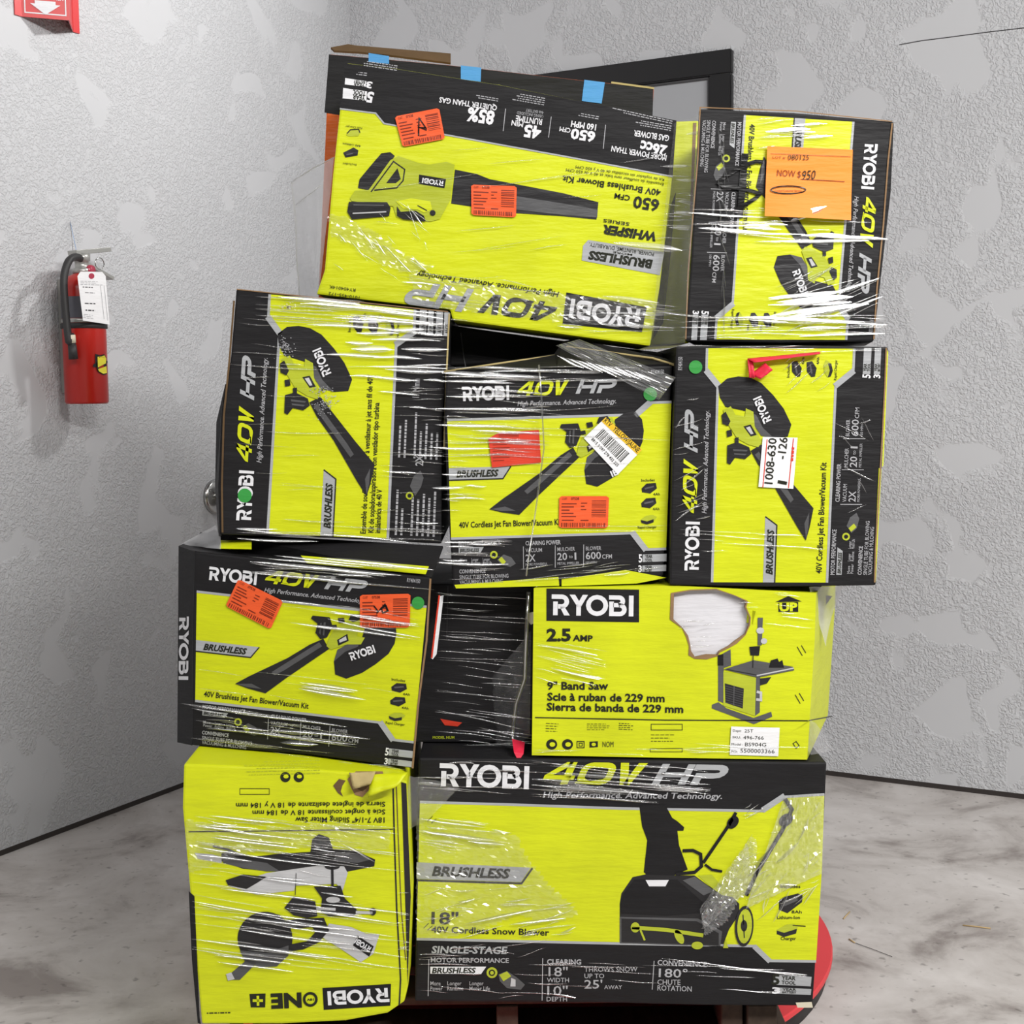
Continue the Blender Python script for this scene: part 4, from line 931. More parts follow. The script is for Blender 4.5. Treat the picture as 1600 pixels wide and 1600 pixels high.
A_b.logo('voltage_logo', '40V', (872, 474), (750, 457), 31, 'ink'); A_b.logo('performance_logo', 'HP', (741, 452), (636, 437), 38, 'silver')
T('RY404014K', (556, 451), (515, 445.5), 5, 0, I2, 'model_number'); T('1010-455-172', (562, 463), (514, 456), 5, 0, I2, 'model_number')
pp = 'product_picture'
A_b.poly(pp, [(711, 265), (745, 272), (765, 280), (880, 302), (935, 316), (932, 343), (880, 338), (805, 333), (705, 318)], 'print_dark', 2)
A_b.poly(pp, [(765, 300), (880, 318), (934, 328), (933, 340), (880, 336), (760, 322)], 'print_grey', 3)
A_b.poly(pp, a1([(318, 935), (328, 880), (415, 775), (465, 718), (520, 712), (548, 735), (500, 810), (440, 880), (385, 948)]), 'print_dark', 3)
A_b.poly(pp, a1([(268, 1000), (300, 952), (385, 948), (520, 762), (570, 735), (640, 760), (700, 780), (760, 790), (870, 772), (922, 790), (895, 1010), (830, 1130), (770, 1145), (560, 1120), (538, 1050), (280, 1018)]), 'print_green', 4)
A_b.stroke(pp, a1([(400, 960), (540, 770), (610, 820), (600, 890), (560, 935), (420, 950)]), 2, 'print_dark', 5)
A_b.poly(pp, a1([(495, 905), (565, 812), (585, 880), (555, 905)]), 'print_dark', 5)
A_b.poly(pp, a1([(700, 852), (868, 880), (858, 938), (697, 910)]), 'black', 5); A_b.logo(pp, 'RYOBI', *a1([(855, 893), (722, 872)]), 8, 'white', 6)
A_b.poly(pp, a1([(262, 1022), (500, 1025), (522, 1060), (512, 1112), (280, 1132), (252, 1085)]), 'print_dark', 6); A_b.stroke(pp, a1([(285, 1095), (495, 1085)]), 2, 'print_light', 7); A_b.stroke(pp, a1([(290, 1042), (480, 1045)]), 2, 'print_grey', 7)
A_b.poly(pp, a1([(555, 1020), (650, 1000), (770, 1020), (782, 1072), (730, 1090), (690, 1070), (600, 1065)]), 'lime', 6)
A_b.poly(pp, a1([(562, 1050), (585, 1085), (680, 1078), (730, 1110), (742, 1146), (600, 1132), (562, 1110)]), 'print_dark', 7); A_b.ell(pp, *a1([(785, 1092)])[0], 4.5, 4.5, 'print_dark', 7)
A_b.stroke(pp, a1([(690, 1045), (750, 1078)]), 1.4, 'print_dark', 8)
A_b.poly('accessory_icons', a1([(245, 605), (262, 575), (320, 568), (332, 590), (318, 612), (262, 612)]), 'print_green', 2); A_b.stroke('accessory_icons', a1([(250, 595), (270, 572), (322, 568), (330, 590)]), 1.6, 'ink', 3)
A_b.poly('accessory_icons', a1([(225, 715), (290, 682), (320, 700), (315, 732), (240, 745)]), 'print_dark', 2); A_b.stroke('accessory_icons', a1([(245, 728), (285, 720)]), 2, 'print_grey', 3)
T('Fast Charger', (566, 199), (540, 196), 3, 0, I2, 'accessory_icons'); T('4Ah Lithium', (564, 227), (536, 223), 3, .01, I2, 'accessory_icons'); T('Includes', (557, 256), (536, 254), 3.4, 0, I2, 'accessory_icons')
sticker(A_b, a1([(548, 490), (825, 437), (862, 630), (598, 680)]), [(.42, .75), (.44, .62), (.52, .2), (.62, .55), (.46, .48), (.63, .62)], 1)
sticker(A_b, a1([(1025, 915), (1310, 925), (1305, 1120), (1027, 1105)]), None, 2)
A_b.finish()

# narrow lime box in the gap behind
FN = Face(1010, 2.725, 1100, 2.725)
Nb = Box('narrow_box', FN, [(1046, 190), (1092, 188), (1078, 536), (1012, 540)], .3, 'lime and black carton wedged between the two top boxes', back=(0, 1, 0), mat='lime')
Nb.poly('black_stripe', [(1048, 320), (1056, 300), (1046, 420), (1036, 505), (1020, 530), (1030, 440)], 'black', 2); Nb.poly('black_stripe', [(1083, 192), (1088, 192), (1082, 330), (1078, 330)], 'kraft', 2)
Nb.finish()
# black box behind the open middle box
FM = Face(690, 2.60, 1060, 2.60)
Mb = Box('black_box', FM, [(702, 508), (860, 530), (1036, 551), (1036, 566), (702, 571)], .3, 'black carton seen in the gap above the open middle box', back=(0, 1, 0))
Mb.stroke('corner_crease', [(720, 520), (725, 560), (728, 575)], 1.4, 'print_grey', 2)
Mb.finish()

FC = Face(1075, 2.45, 1395, 2.47)
C_ = Box('blower_kit_box', FC, [(1092, 170), (1240, 176), (1397, 190), (1392, 300), (1365, 534), (1220, 536), (1070, 533), (1080, 400)], .25,
         'blower vacuum carton at the top right with an orange price sheet', back=(.2, 1, 0))
c3 = Z(1030, 150, 4)
kit(C_, [(1092, 171), (1396, 190), (1366, 534), (1071, 533)], 'cw', ('40V Brushless Jet Fan Blower/Vacuum Kit',), lu=.045, dot=False)
C_.stroke('worn_edge', c3([(1455, 170), (1430, 400), (1400, 800), (1360, 1200), (1340, 1520)]), 2.4, 'kraft', 4); C_.stroke('worn_edge', c3([(255, 75), (240, 400), (180, 1100), (165, 1520)]), 2, 'kraft', 4)
C_.stroke('worn_edge', c3([(250, 72), (850, 95), (1455, 160)]), 1.6, 'kraft', 4)
mk = 'marker_scrawl'
C_.stroke(mk, c3([(532, 362), (520, 560), (500, 765)]), 10, 'marker', 9)
C_.stroke(mk, c3([(645, 415), (600, 412), (540, 430), (450, 480), (395, 515), (372, 545), (400, 568), (480, 575), (560, 592), (628, 612), (600, 640), (520, 690), (440, 735), (375, 750)]), 6, 'marker', 10)
Sq = c3([(670, 318), (1202, 340), (1187, 782), (650, 756)])
C_.finish()
# the orange price sheet, slightly curled off the carton
ps = empty('price_sheet', FC.P(1260, 342)); tag(ps, 'bright orange paper sheet reading NOW $950 on the top right carton', 'paper sheet')
ac = Acc(); NN = 12; V = []
cv = lambda u, v: .0075+.010*(v**3)*(.4+.6*math.sin(3.1*u))
for i in range(NN+1):
    for k in range(NN+1):
        x, y = lerp2(Sq, i/NN, k/NN); V.append(FC.P(x, y, cv(i/NN, k/NN)))
ac.add(V, [(i*(NN+1)+k, i*(NN+1)+k+1, (i+1)*(NN+1)+k+1, (i+1)*(NN+1)+k) for i in range(NN) for k in range(NN)], 'sheet_orange'); ac.build('paper', ps, True)
PS = Mini(FC, ps); PS.lay = .0003
PS.text('printed_words', 'LOT #', *c3([(702, 396), (780, 400)]), 4, 'tag_ink', -.005, lay=30)
PS.text('printed_words', 'NOW $', *c3([(728, 505), (875, 515)]), 10, 'tag_ink', -.004, lay=32); PS.stroke('printed_words', c3([(875, 525), (1150, 540)]), .9, 'tag_ink', 32)
PS.stroke('printed_words', c3([(690, 365), (1190, 385)]), .6, 'tag_ink', 30)
PS.text('printed_words', 'Limited Customer Service', *c3([(715, 602), (880, 604)]), 3.2, 'tag_ink', 0, lay=36)
PS.text('handwriting', '080125', *c3([(795, 405), (930, 405)]), 8, 'ink', -.004, .1, lay=31)
PS.text('handwriting', '950', *c3([(880, 530), (975, 525)]), 14, 'ink', .0, .2, lay=33)
PS.stroke('handwriting', [(x, y) for x, y in arc(*c3([(797, 592)])[0], 27, 0, 345, 22, 6)], 1.7, 'marker', 37, True)
PS.finish()

# ================================================================== STRETCH FILM
film = empty('stretch_wrap', (0, 2.6, PT)); tag(film, 'clear plastic stretch wrap wound around the stacked boxes', 'plastic wrap')
def folds(name, face, items, mat='film_fold'):
    """tight lengthwise folds in the film: low ridges that taper out at both ends, the wide ones tilted for glare"""
    ac = Acc()
    for (x, y, L, ang, wpx, off) in items:
        dx, dy = math.cos(ang), math.sin(ang); n = max(4, int(L/14)); prof = [(-1, 0), (-.6, .62), (0, .95), (.6, .62), (1, 0)] if wpx < 3.4 else [(-1, 0), (-.4, .22), (.2, .52), (.75, .88), (1, .1)]
        zc = face.P(x, y).z; hk = 1.0 if wpx < 3.4 else math.tan(.5*(math.atan((3.75-zc)/4.2)+math.atan((1.26-zc)/2.45)))/.374  # wide folds are wedges shaped to mirror the lamps at the camera
        V = []; ph = random.uniform(0, 6); wob = random.uniform(.3, 1.2)
        for i in range(n+1):
            t = i/n; tp = max(.06, math.sin(math.pi*t)**.6); w_ = wpx*.5*tp; c = wob*math.sin(ph+t*5)
            for s, h in prof:
                V.append(face.P(x+dx*L*(t-.5)-dy*(s*w_+c), y+dy*L*(t-.5)+dx*(s*w_+c), off+h*hk*w_*.0011*.75))
        fs = [(i*5+k, i*5+k+1, i*5+5+k+1, i*5+5+k) for i in range(n) for k in range(4)]
        ac.add(V, fs, mat)
    o = ac.build(name, film, True); o['kind'] = 'stuff'; return o
def zone(x0, y0, x1, y1, n, Lr, ang, wr, seed, da=.03, off=.005, slope=0.0):
    rnd = random.Random(seed); out = []
    for _ in range(n):
        x = rnd.uniform(x0, x1); y = rnd.uniform(y0, y1)+slope*(x-x0)
        L = Lr[0]+(Lr[1]-Lr[0])*rnd.random()**2; L = min(L, (x1-x0)*.9); x = min(max(x, x0+L*.5), x1-L*.5)
        out.append((x, y, L, ang+rnd.gauss(0, da), wr[0]+(wr[1]-wr[0])*rnd.random()**2.5, off))
    return out
folds('film_folds', FD, zone(400, 455, 695, 500, 26, (50, 220), .06, (1.5, 7), 1, slope=.10)+zone(540, 500, 702, 600, 26, (40, 150), .03, (1.5, 9), 2)+zone(590, 600, 695, 835, 34, (30, 110), .05, (1.2, 4.5), 3)+zone(360, 470, 540, 830, 18, (40, 150), .05, (1.0, 3), 4)+zone(370, 825, 690, 845, 14, (60, 200), .05, (1.5, 5), 5)
      +[(500, 470, 130, .10, 9, .007), (565, 482, 160, .11, 10, .007), (640, 492, 110, .12, 8, .007), (583, 546, 66, .05, 13, .007), (620, 531, 80, .02, 6, .007), (560, 556, 110, .03, 7, .007), (625, 559, 70, .03, 6, .007), (540, 510, 120, .04, 6, .007)])
folds('film_folds', FF, zone(692, 575, 860, 720, 48, (40, 160), .03, (1.5, 6), 6)+zone(692, 572, 1000, 596, 14, (60, 200), .0, (2, 8), 7)+zone(690, 720, 760, 800, 10, (30, 90), .03, (1.5, 5), 8)+zone(690, 840, 800, 905, 18, (40, 120), .03, (1.5, 5), 9)+zone(800, 880, 1040, 905, 12, (40, 120), -.15, (1.2, 4), 10)+zone(760, 590, 1045, 830, 16, (60, 240), .02, (.9, 2.2), 11)
      +[(890+15*k, 566+3*k, 46, .42, 4.5, .012) for k in range(9)]
      +[(730, 585, 80, .04, 9, .007), (800, 588, 110, .03, 8, .007), (745, 597, 120, .02, 5, .007), (760, 640, 170, .02, 5, .007), (740, 665, 120, .02, 6, .007), (720, 700, 100, .03, 5, .007), (700, 762, 50, .02, 6, .007), (735, 880, 120, .02, 6, .007)])
folds('film_folds', FE, zone(390, 866, 680, 900, 26, (60, 220), .09, (1.5, 6), 12, slope=.06)+zone(300, 1098, 560, 1140, 22, (50, 200), .13, (1.5, 5), 13, slope=.10)+zone(300, 1150, 640, 1180, 18, (40, 140), .12, (1.2, 4.5), 14, slope=.1)+zone(440, 935, 660, 975, 9, (60, 180), .13, (1.5, 4.5), 15, slope=.1)+zone(470, 1070, 600, 1082, 3, (70, 110), .16, (4, 6.5), 16)+zone(310, 930, 660, 1090, 10, (60, 200), .12, (.9, 2), 17)
      +[(521, 1083, 106, .17, 7.5, .007), (560, 985, 150, .14, 5, .007), (500, 978, 90, .13, 4, .007), (600, 968, 110, .12, 4, .007), (590, 880, 180, .10, 8, .007), (560, 892, 140, .10, 6, .007), (360, 1108, 150, .13, 5, .007), (450, 1122, 190, .13, 5, .007), (500, 1145, 160, .10, 6, .007), (470, 1160, 60, .05, 9, .007)])
folds('film_folds', FC, zone(1180, 178, 1300, 232, 14, (30, 90), -.05, (1.5, 5), 18)+zone(1075, 325, 1390, 380, 30, (40, 170), .04, (1.5, 6), 19)+zone(1210, 430, 1380, 500, 26, (60, 150), -.42, (1.5, 6), 20, .08)+zone(1200, 460, 1330, 500, 10, (60, 160), -.1, (5, 12), 21)+zone(1060, 492, 1385, 530, 22, (60, 260), .01, (1.5, 5), 22)+zone(1095, 200, 1160, 520, 14, (60, 160), 1.5, (1.2, 3), 23, .12)
      +[(1275, 470, 110, -.10, 15, .012), (1290, 486, 130, -.16, 11, .012), (1260, 335, 60, -.4, 12, .014), (1230, 205, 70, -.05, 9, .007), (1250, 500, 200, .03, 8, .009), (1330, 372, 110, .05, 7, .007), (1150, 362, 120, .08, 7, .007)])
folds('film_folds', FA, zone(870, 470, 1060, 520, 24, (40, 150), .05, (1.5, 5), 24)+zone(1020, 250, 1100, 400, 16, (30, 90), .04, (1.5, 6), 25, .05)+[(1012, 386, 110, .13, 12, .007), (1080, 336, 60, .03, 8, .02), (1075, 358, 64, .0, 8, .02), (1078, 284, 50, .03, 5, .02), (1090, 212, 40, 0, 6, .02), (985, 468, 90, .12, 6, .007)]+zone(520, 330, 680, 440, 22, (15, 70), .75, (1.2, 4), 27, .3)+zone(620, 430, 900, 500, 12, (60, 200), .12, (1.2, 3.5), 28)+zone(560, 200, 1040, 440, 12, (60, 220), -.12, (.9, 2), 29))
folds('film_folds', FG, zone(1050, 610, 1110, 810, 14, (20, 80), -.35, (1.2, 3.5), 30, .25)+zone(1060, 830, 1300, 870, 8, (40, 160), .06, (1, 3), 31)+zone(1220, 560, 1300, 610, 8, (20, 70), -.7, (1.2, 3), 32)+zone(1300, 640, 1375, 800, 8, (20, 70), .5, (1, 2.5), 33, .4)+zone(1060, 540, 1380, 552, 7, (50, 160), .0, (1.2, 4), 34))
folds('film_folds', FI, zone(836, 1010, 950, 1066, 18, (40, 110), .22, (1.2, 4), 35)+zone(1060, 930, 1170, 1010, 8, (15, 40), -.05, (1.2, 3), 36)+zone(1150, 925, 1270, 980, 10, (20, 60), .1, (1.2, 4), 37)+zone(835, 1165, 1260, 1182, 10, (40, 160), .02, (1.2, 3), 38))
folds('film_folds', Face(668, 2.49, 840, 2.49), zone(680, 925, 832, 1120, 34, (60, 150), .07, (1, 2.6), 39)+zone(680, 1110, 840, 1150, 8, (90, 160), .15, (2, 4), 40)+zone(680, 1150, 840, 1185, 12, (50, 120), .05, (1.2, 4), 41))
folds('film_folds', FK, zone(830, 1195, 1110, 1250, 34, (60, 240), .07, (1.2, 4), 42)+zone(650, 1188, 840, 1240, 14, (40, 120), .05, (1.2, 3.5), 43)+zone(655, 1280, 800, 1330, 18, (30, 110), .12, (1.2, 4.5), 44)+zone(660, 1380, 900, 1465, 30, (25, 110), -.12, (1.2, 4.5), 45, .15)+zone(655, 1470, 900, 1560, 20, (40, 140), -.05, (1.2, 3.5), 46, .12)+zone(1160, 1255, 1285, 1420, 46, (14, 60), -.75, (1.2, 4), 47, .35)+zone(860, 1500, 1260, 1560, 14, (60, 240), .05, (.9, 2.2), 48)
      +[(720, 1305, 110, .1, 7, .007), (760, 1315, 60, .12, 6, .007), (780, 1430, 110, -.2, 5, .007), (840, 1437, 90, -.12, 5, .007), (930, 1232, 200, .08, 5, .007), (960, 1212, 180, .07, 4.5, .007), (1185, 1345, 60, -.9, 9, .012), (1230, 1330, 50, -.7, 6, .007)])
folds('film_folds', FJ, zone(305, 1272, 625, 1330, 40, (40, 170), .12, (1.2, 4.5), 49, slope=.05)+zone(300, 1330, 640, 1510, 58, (50, 220), .13, (1.2, 4.5), 50)+zone(620, 1380, 640, 1500, 10, (12, 20), -.1, (1.2, 3.5), 51)
      +[(400, 1315, 140, .13, 5, .006), (350, 1338, 90, .13, 5, .006), (420, 1395, 150, .12, 4, .006), (450, 1440, 170, .13, 5, .006), (460, 1462, 180, .13, 5, .006), (440, 1484, 160, .13, 4.5, .006), (400, 1508, 120, .14, 4.5, .006), (560, 1330, 60, .5, 4, .006)])

def patch(name, face, loop, mat, off, amp, step, seed):
    """a clinging piece of film with a torn outline"""
    rnd = random.Random(seed); xs = [p[0] for p in loop]; ys = [p[1] for p in loop]; V = {}; Fc = []; pts = []
    def inside(x, y):
        c = False
        for (x1, y1), (x2, y2) in zip(loop, loop[1:]+loop[:1]):
            if (y1 > y) != (y2 > y) and x < (x2-x1)*(y-y1)/(y2-y1)+x1: c = not c
        return c
    nx, ny = int((max(xs)-min(xs))/step), int((max(ys)-min(ys))/(step*.6))
    def vid(i, k):
        if (i, k) not in V:
            V[(i, k)] = len(pts)
            pts.append(face.P(min(xs)+i*step+rnd.uniform(-.3, .3)*step, min(ys)+k*step*.6+rnd.uniform(-.3, .3)*step*.6, off+rnd.uniform(0, amp)))
        return V[(i, k)]
    for i in range(nx):
        for k in range(ny):
            if inside(min(xs)+(i+.5)*step, min(ys)+(k+.5)*step*.6):
                a_, b_, c_, d_2 = vid(i, k), vid(i+1, k), vid(i+1, k+1), vid(i, k+1)
                Fc += [(a_, b_, c_), (a_, c_, d_2)]
    ac = Acc(); ac.add(pts, Fc, mat); return ac.build(name, film)
def sheet(name, poly4, depths, mat, nx=10, ny=10, amp=.006, seed=1):
    """a loose piece of film hanging between boxes; corners given with their own depths"""
    rnd = random.Random(seed); c = [at_depth(x, y, d) for (x, y), d in zip(poly4, depths)]; V = []
    for i in range(nx+1):
        for k in range(ny+1):
            u, v = i/nx, k/ny
            p = c[0]*(1-u)*(1-v)+c[1]*u*(1-v)+c[2]*u*v+c[3]*(1-u)*v
            e = math.sin(math.pi*u)*math.sin(math.pi*v)
            V.append(p+Vector((0, -1, 0))*(amp*e+amp*.6*rnd.uniform(-1, 1)))
    ac = Acc(); ac.add(V, [(i*(ny+1)+k, i*(ny+1)+k+1, (i+1)*(ny+1)+k+1, (i+1)*(ny+1)+k) for i in range(nx) for k in range(ny)], mat)
    return ac.build(name, film, mat != 'film_crumple')
patch('film_patch', FA, [(640, 428), (760, 446), (900, 462), (1030, 470), (1022, 512), (900, 506), (740, 488), (650, 470)], 'film_clear', .003, .003, 6, 25)
ribbon2 = [(455, 285, 2.62), (490, 262, 2.57), (522, 246, 2.52)], [(455, 285, 2.62), (462, 340, 2.61), (463, 400, 2.6), (468, 464, 2.58)], [(462, 320, 2.6), (500, 290, 2.54)]
for rb in ribbon2: rod('film_edge', [at_depth(*p) for p in rb], .0012, 'film_loose', film, 5)
sheet('film_sheet', [(455, 285), (522, 246), (498, 466), (468, 464)], (2.62, 2.52, 2.51, 2.58), 'film_loose', seed=1)
sheet('film_sheet', [(281, 851), (338, 820), (345, 838), (345, 858)], (2.55, 2.52, 2.47, 2.46), 'film_loose', 6, 6, seed=2)
sheet('film_sheet', [(1266, 1125), (1275, 1130), (1303, 1172), (1262, 1180)], (2.43, 2.5, 2.55, 2.43), 'film_crumple', 8, 8, seed=3)
sheet('film_sheet', [(1054, 192), (1094, 180), (1070, 536), (1014, 542)], (2.49, 2.45, 2.44, 2.49), 'film_sheet', 8, 20, seed=4)
sheet('film_sheet', [(1264, 917), (1318, 916), (1300, 960), (1290, 1010)], (2.43, 2.5, 2.55, 2.52), 'film_loose', 6, 10, seed=5)
sheet('film_sheet', [(1226, 1244), (1289, 1240), (1284, 1365), (1165, 1420)], (2.412, 2.412, 2.412, 2.408), 'film_crumple', 26, 26, .004, seed=6)
patch('film_patch', FK, k4([(115, 400), (300, 430), (560, 480), (700, 490), (720, 560), (790, 680), (900, 800), (1010, 900), (1060, 960), (900, 1010), (700, 960), (500, 1040), (300, 1090), (115, 1105)]), 'film_clear', .003, .003, 6, 21)
patch('film_patch', FJ, j([(80, 380), (400, 440), (900, 400), (1280, 430), (1310, 560), (900, 540), (500, 560), (100, 700)]), 'film_clear', .003, .003, 6, 22)
patch('film_patch', FK, k5([(870, 500), (900, 520), (890, 820), (800, 860), (720, 1000), (590, 1085), (580, 950), (660, 830), (700, 760)]), 'film_crumple', .004, .006, 3.4, 23)
patch('film_patch', FA, a1([(130, 1100), (260, 1120), (450, 1230), (620, 1360), (800, 1430), (620, 1470), (480, 1420), (300, 1300), (160, 1240)]), 'film_clear', .003, .003, 5, 24)
sheet('film_sheet', [(1168, 1316), (1178, 1385), (1100, 1450), (1093, 1420)], (2.40, 2.40, 2.41, 2.41), 'film_crumple', 20, 20, .008, seed=7)
sheet('film_sheet', [(868, 540), (905, 530), (1056, 590), (1030, 625)], (2.44, 2.47, 2.42, 2.415), 'film_crumple', 26, 12, .006, seed=8)
sheet('film_sheet', [(768, 1060), (830, 985), (828, 1150), (778, 1185)], (2.52, 2.47, 2.46, 2.52), 'film_sheet', 10, 16, .01, seed=9)
sheet('film_sheet', [(640, 1212), (720, 1228), (664, 1285), (628, 1300)], (2.35, 2.41, 2.41, 2.35), 'film_sheet', 10, 10, .008, seed=10)
ribbon = lambda pts, r, mat='film_fold': rod('film_rope', [at_depth(*p) for p in pts], r, mat, film, 6)
ribbon([(826, 925, 2.45), (822, 1000, 2.46), (820, 1060, 2.47), (806, 1100, 2.50), (800, 1150, 2.5), (812, 1190, 2.44)], .004)
ribbon([(842, 540+30, 2.42), (846, 620, 2.42), (850, 700, 2.42), (838, 790, 2.42), (822, 900, 2.42)], .0016)
ribbon([(1020, 486, 2.46), (1100, 496, 2.44), (1240, 497, 2.44), (1380, 505, 2.45)], .0022)
flap('red_scrap', [(800, 1155, 2.47), (820, 1160, 2.46), (818, 1178, 2.43), (810, 1190, 2.425), (803, 1176, 2.43)], 'tape_red', film, thick=.001)
flap('paper_scrap', [(824, 958, 2.465), (838, 955, 2.455), (842, 970, 2.455), (830, 976, 2.46), (822, 966, 2.465)], 'cream', film, thick=.001)

# ================================================================== WALL THINGS
# ---- fire extinguisher sign: folded panel standing out from the wall
sa, sb = WL.P(22, 24), WL.P(123, 52)
zs = (sa.z+sb.z)/2; sa.z = sb.z = zs
sg = empty('extinguisher_sign', (sa+sb)*.5); tag(sg, 'red folded wall sign reading EXTINGUISHER with a white down arrow', 'sign')
wlen = (sb-sa).dot(ul_); HS = .30; fw = wlen*.10
apex = sa+ul_*(wlen*.5)+NL*(wlen*.36)
def panel(name, a, b, mat, parent, t=.003):
    d = (b-a).normalized(); n = Vector((d.y, -d.x, 0)); n = n if n.dot(NL) > 0 else -n
    V = [a, b, b+Vector((0, 0, HS)), a+Vector((0, 0, HS))]; V = V+[p-n*t for p in V]
    ac = Acc(); ac.add(V, [(0, 1, 2, 3), (7, 6, 5, 4), (0, 4, 5, 1), (1, 5, 6, 2), (2, 6, 7, 3), (3, 7, 4, 0)], mat); return ac.build(name, parent), d, n
pa_, pb_ = sa+ul_*fw+NL*.004, sb-ul_*fw+NL*.004
panel('flange', sa+NL*.004, pa_, 'sign_red', sg); panel('flange', pb_, sb+NL*.004, 'sign_red', sg)
_, d1, n1 = panel('panel', pa_, apex, 'sign_red', sg); panel('panel', pb_, apex, 'sign_red', sg)
FP = Wall(pa_, d1, n1); L1 = (apex-pa_).length
SG = Mini(FP, sg)
def on(u, v): return SG_px(FP.o+FP.t*(u*L1)+Vector((0, 0, v*HS)))
def SG_px(p):
    q = RM.transposed() @ (p-CAM); return (800+F_PX*q.x/-q.z, 800-F_PX*q.y/-q.z)
SG.stroke('sign_border', [on(.07, .04), on(.93, .04), on(.93, .96), on(.07, .96)], 1.8, 'white', 2, True)
SG.text('sign_lettering', 'EXTINGUISHER', on(.11, .172), on(.89, .172), 9, 'white', .02, lay=3)
SG.poly('arrow', [on(.28, .155), on(.72, .155), on(.72, .125), on(.82, .125), on(.5, .032), on(.18, .125), on(.28, .125)], 'white', 4)
SG.finish()

# ---- fire extinguisher
bw = WL.P(133, 632); axis_off = .092
base = bw+NL*axis_off
# keep its foot where the photograph shows it
def px_of(p): return SG_px(p)
for _ in range(12):
    x, y = px_of(base); base += ul_*((136-x)/430.0); base.z += (y-631)/560.0
Rr = .061; depth_e = base.y; mpp = depth_e/F_PX
Hh = (631-455)*mpp
fe = empty('fire_extinguisher', base); tag(fe, 'red fire extinguisher with black hose and white tag hanging on the wall', 'fire extinguisher')
Rr = 33*mpp
lathe([(0, 0), (Rr*.93, 0), (Rr, .006), (Rr, Hh), (Rr*.93, Hh+.018), (Rr*.72, Hh+.034), (Rr*.42, Hh+.043), (Rr*.36, Hh+.05), (0, Hh+.05)], 'extinguisher_red', 'cylinder', fe, base, 40)
lathe([(Rr+.0006, (631-500)*mpp), (Rr+.0006, Hh-.022)], 'label_grey', 'instruction_label', fe, base, 40)
zst = (632-512)*mpp
lathe([(Rr+.001, zst-.008), (Rr+.004, zst-.007), (Rr+.004, zst+.006), (Rr+.001, zst+.007)], 'rubber', 'strap', fe, base, 40)
lathe([(Rr+.001, zst+.008), (Rr+.002, zst+.009), (Rr+.002, zst+.018), (Rr+.001, zst+.019)], 'dull_steel', 'strap_band', fe, base, 40)
top = base+Vector((0, 0, Hh+.05))
valve_ = lathe([(0, 0), (.026, 0), (.026, .014), (.019, .016), (.019, .034), (.024, .036), (.024, .056), (0, .056)], 'dull_steel', 'valve', fe, top-Vector((0, 0, .006)), 20)
vx = ul_                                       # along the wall, to the right in view
def beam(name, p0, p1, wd, th, mat):
    d = (p1-p0); l = d.length; d.normalize(); s = NL; u_ = d.cross(s).normalized()
    V = [p+s*a_*wd/2+u_*b_*th/2 for p in (p0, p1) for a_, b_ in ((-1, -1), (1, -1), (1, 1), (-1, 1))]
    ac = Acc(); ac.add(V, [(0, 1, 2, 3), (7, 6, 5, 4), (0, 4, 5, 1), (1, 5, 6, 2), (2, 6, 7, 3), (3, 7, 4, 0)], mat); o = ac.build(name, fe)
    b = o.modifiers.new('b', 'BEVEL'); b.width = .0015; b.segments = 2; return o
beam('operating_lever', top+Vector((0, 0, .050))-vx*.035, top+Vector((0, 0, .070))+vx*.10, .034, .013, 'dull_steel')
beam('carry_handle', top+Vector((0, 0, .030))-vx*.01, top+Vector((0, 0, -.012))+vx*.11, .030, .010, 'dull_steel')
ringp = [top+vx*(.055+.017*math.cos(t))+Vector((0, 0, .026+.017*math.sin(t)))+NL*.014 for t in [6.2832*i/16 for i in range(17)]]
rod('pull_pin_ring', ringp, .0016, 'steel', valve_, 6)
lathe([(0, .012), (.014, .011), (.015, .004), (.015, 0), (0, 0)], 'gauge_pink', 'pressure_gauge', valve_, top+NL*.016+vx*.012+Vector((0, 0, .004)), 20, NL.to_track_quat('Z', 'Y').to_matrix())
hp = [top+Vector((0, 0, .035))-vx*.012+NL*.01, top+Vector((0, 0, .037))-vx*.04+NL*.016, top+Vector((0, 0, .02))-vx*.072+NL*.022, top+Vector((0, 0, -.03))-vx*.092+NL*.024, top+Vector((0, 0, -.12))-vx*.092+NL*.026, top+Vector((0, 0, -.2))-vx*.086+NL*.028, base+Vector((0, 0, zst-.03))-vx*.08+NL*.03, base+Vector((0, 0, zst-.06))-vx*.077+NL*.03]
def smooth_path(P, n=6):
    out = []
    for i in range(len(P)-1):
        p0, p1, p2, p3 = P[max(i-1, 0)], P[i], P[i+1], P[min(i+2, len(P)-1)]
        for k in range(n):
            t = k/n; out.append(.5*((2*p1)+(p2-p0)*t+(2*p0-5*p1+4*p2-p3)*t*t+(3*p1-p0-3*p2+p3)*t**3))
    return out+[P[-1]]
hs = smooth_path(hp); hose_ = rod('hose', hs, .0105, 'rubber', fe, 12)
rod('nozzle', [base+Vector((0, 0, zst-.055))-vx*.077+NL*.03, base+Vector((0, 0, zst-.095))-vx*.074+NL*.03], [.0115, .013], 'rubber', hose_, 12)
rod('hose_clip', [base+Vector((0, 0, zst-.028))-vx*.08+NL*.03, base+Vector((0, 0, zst-.050))-vx*.078+NL*.03], .0118, 'cream', hose_, 12)
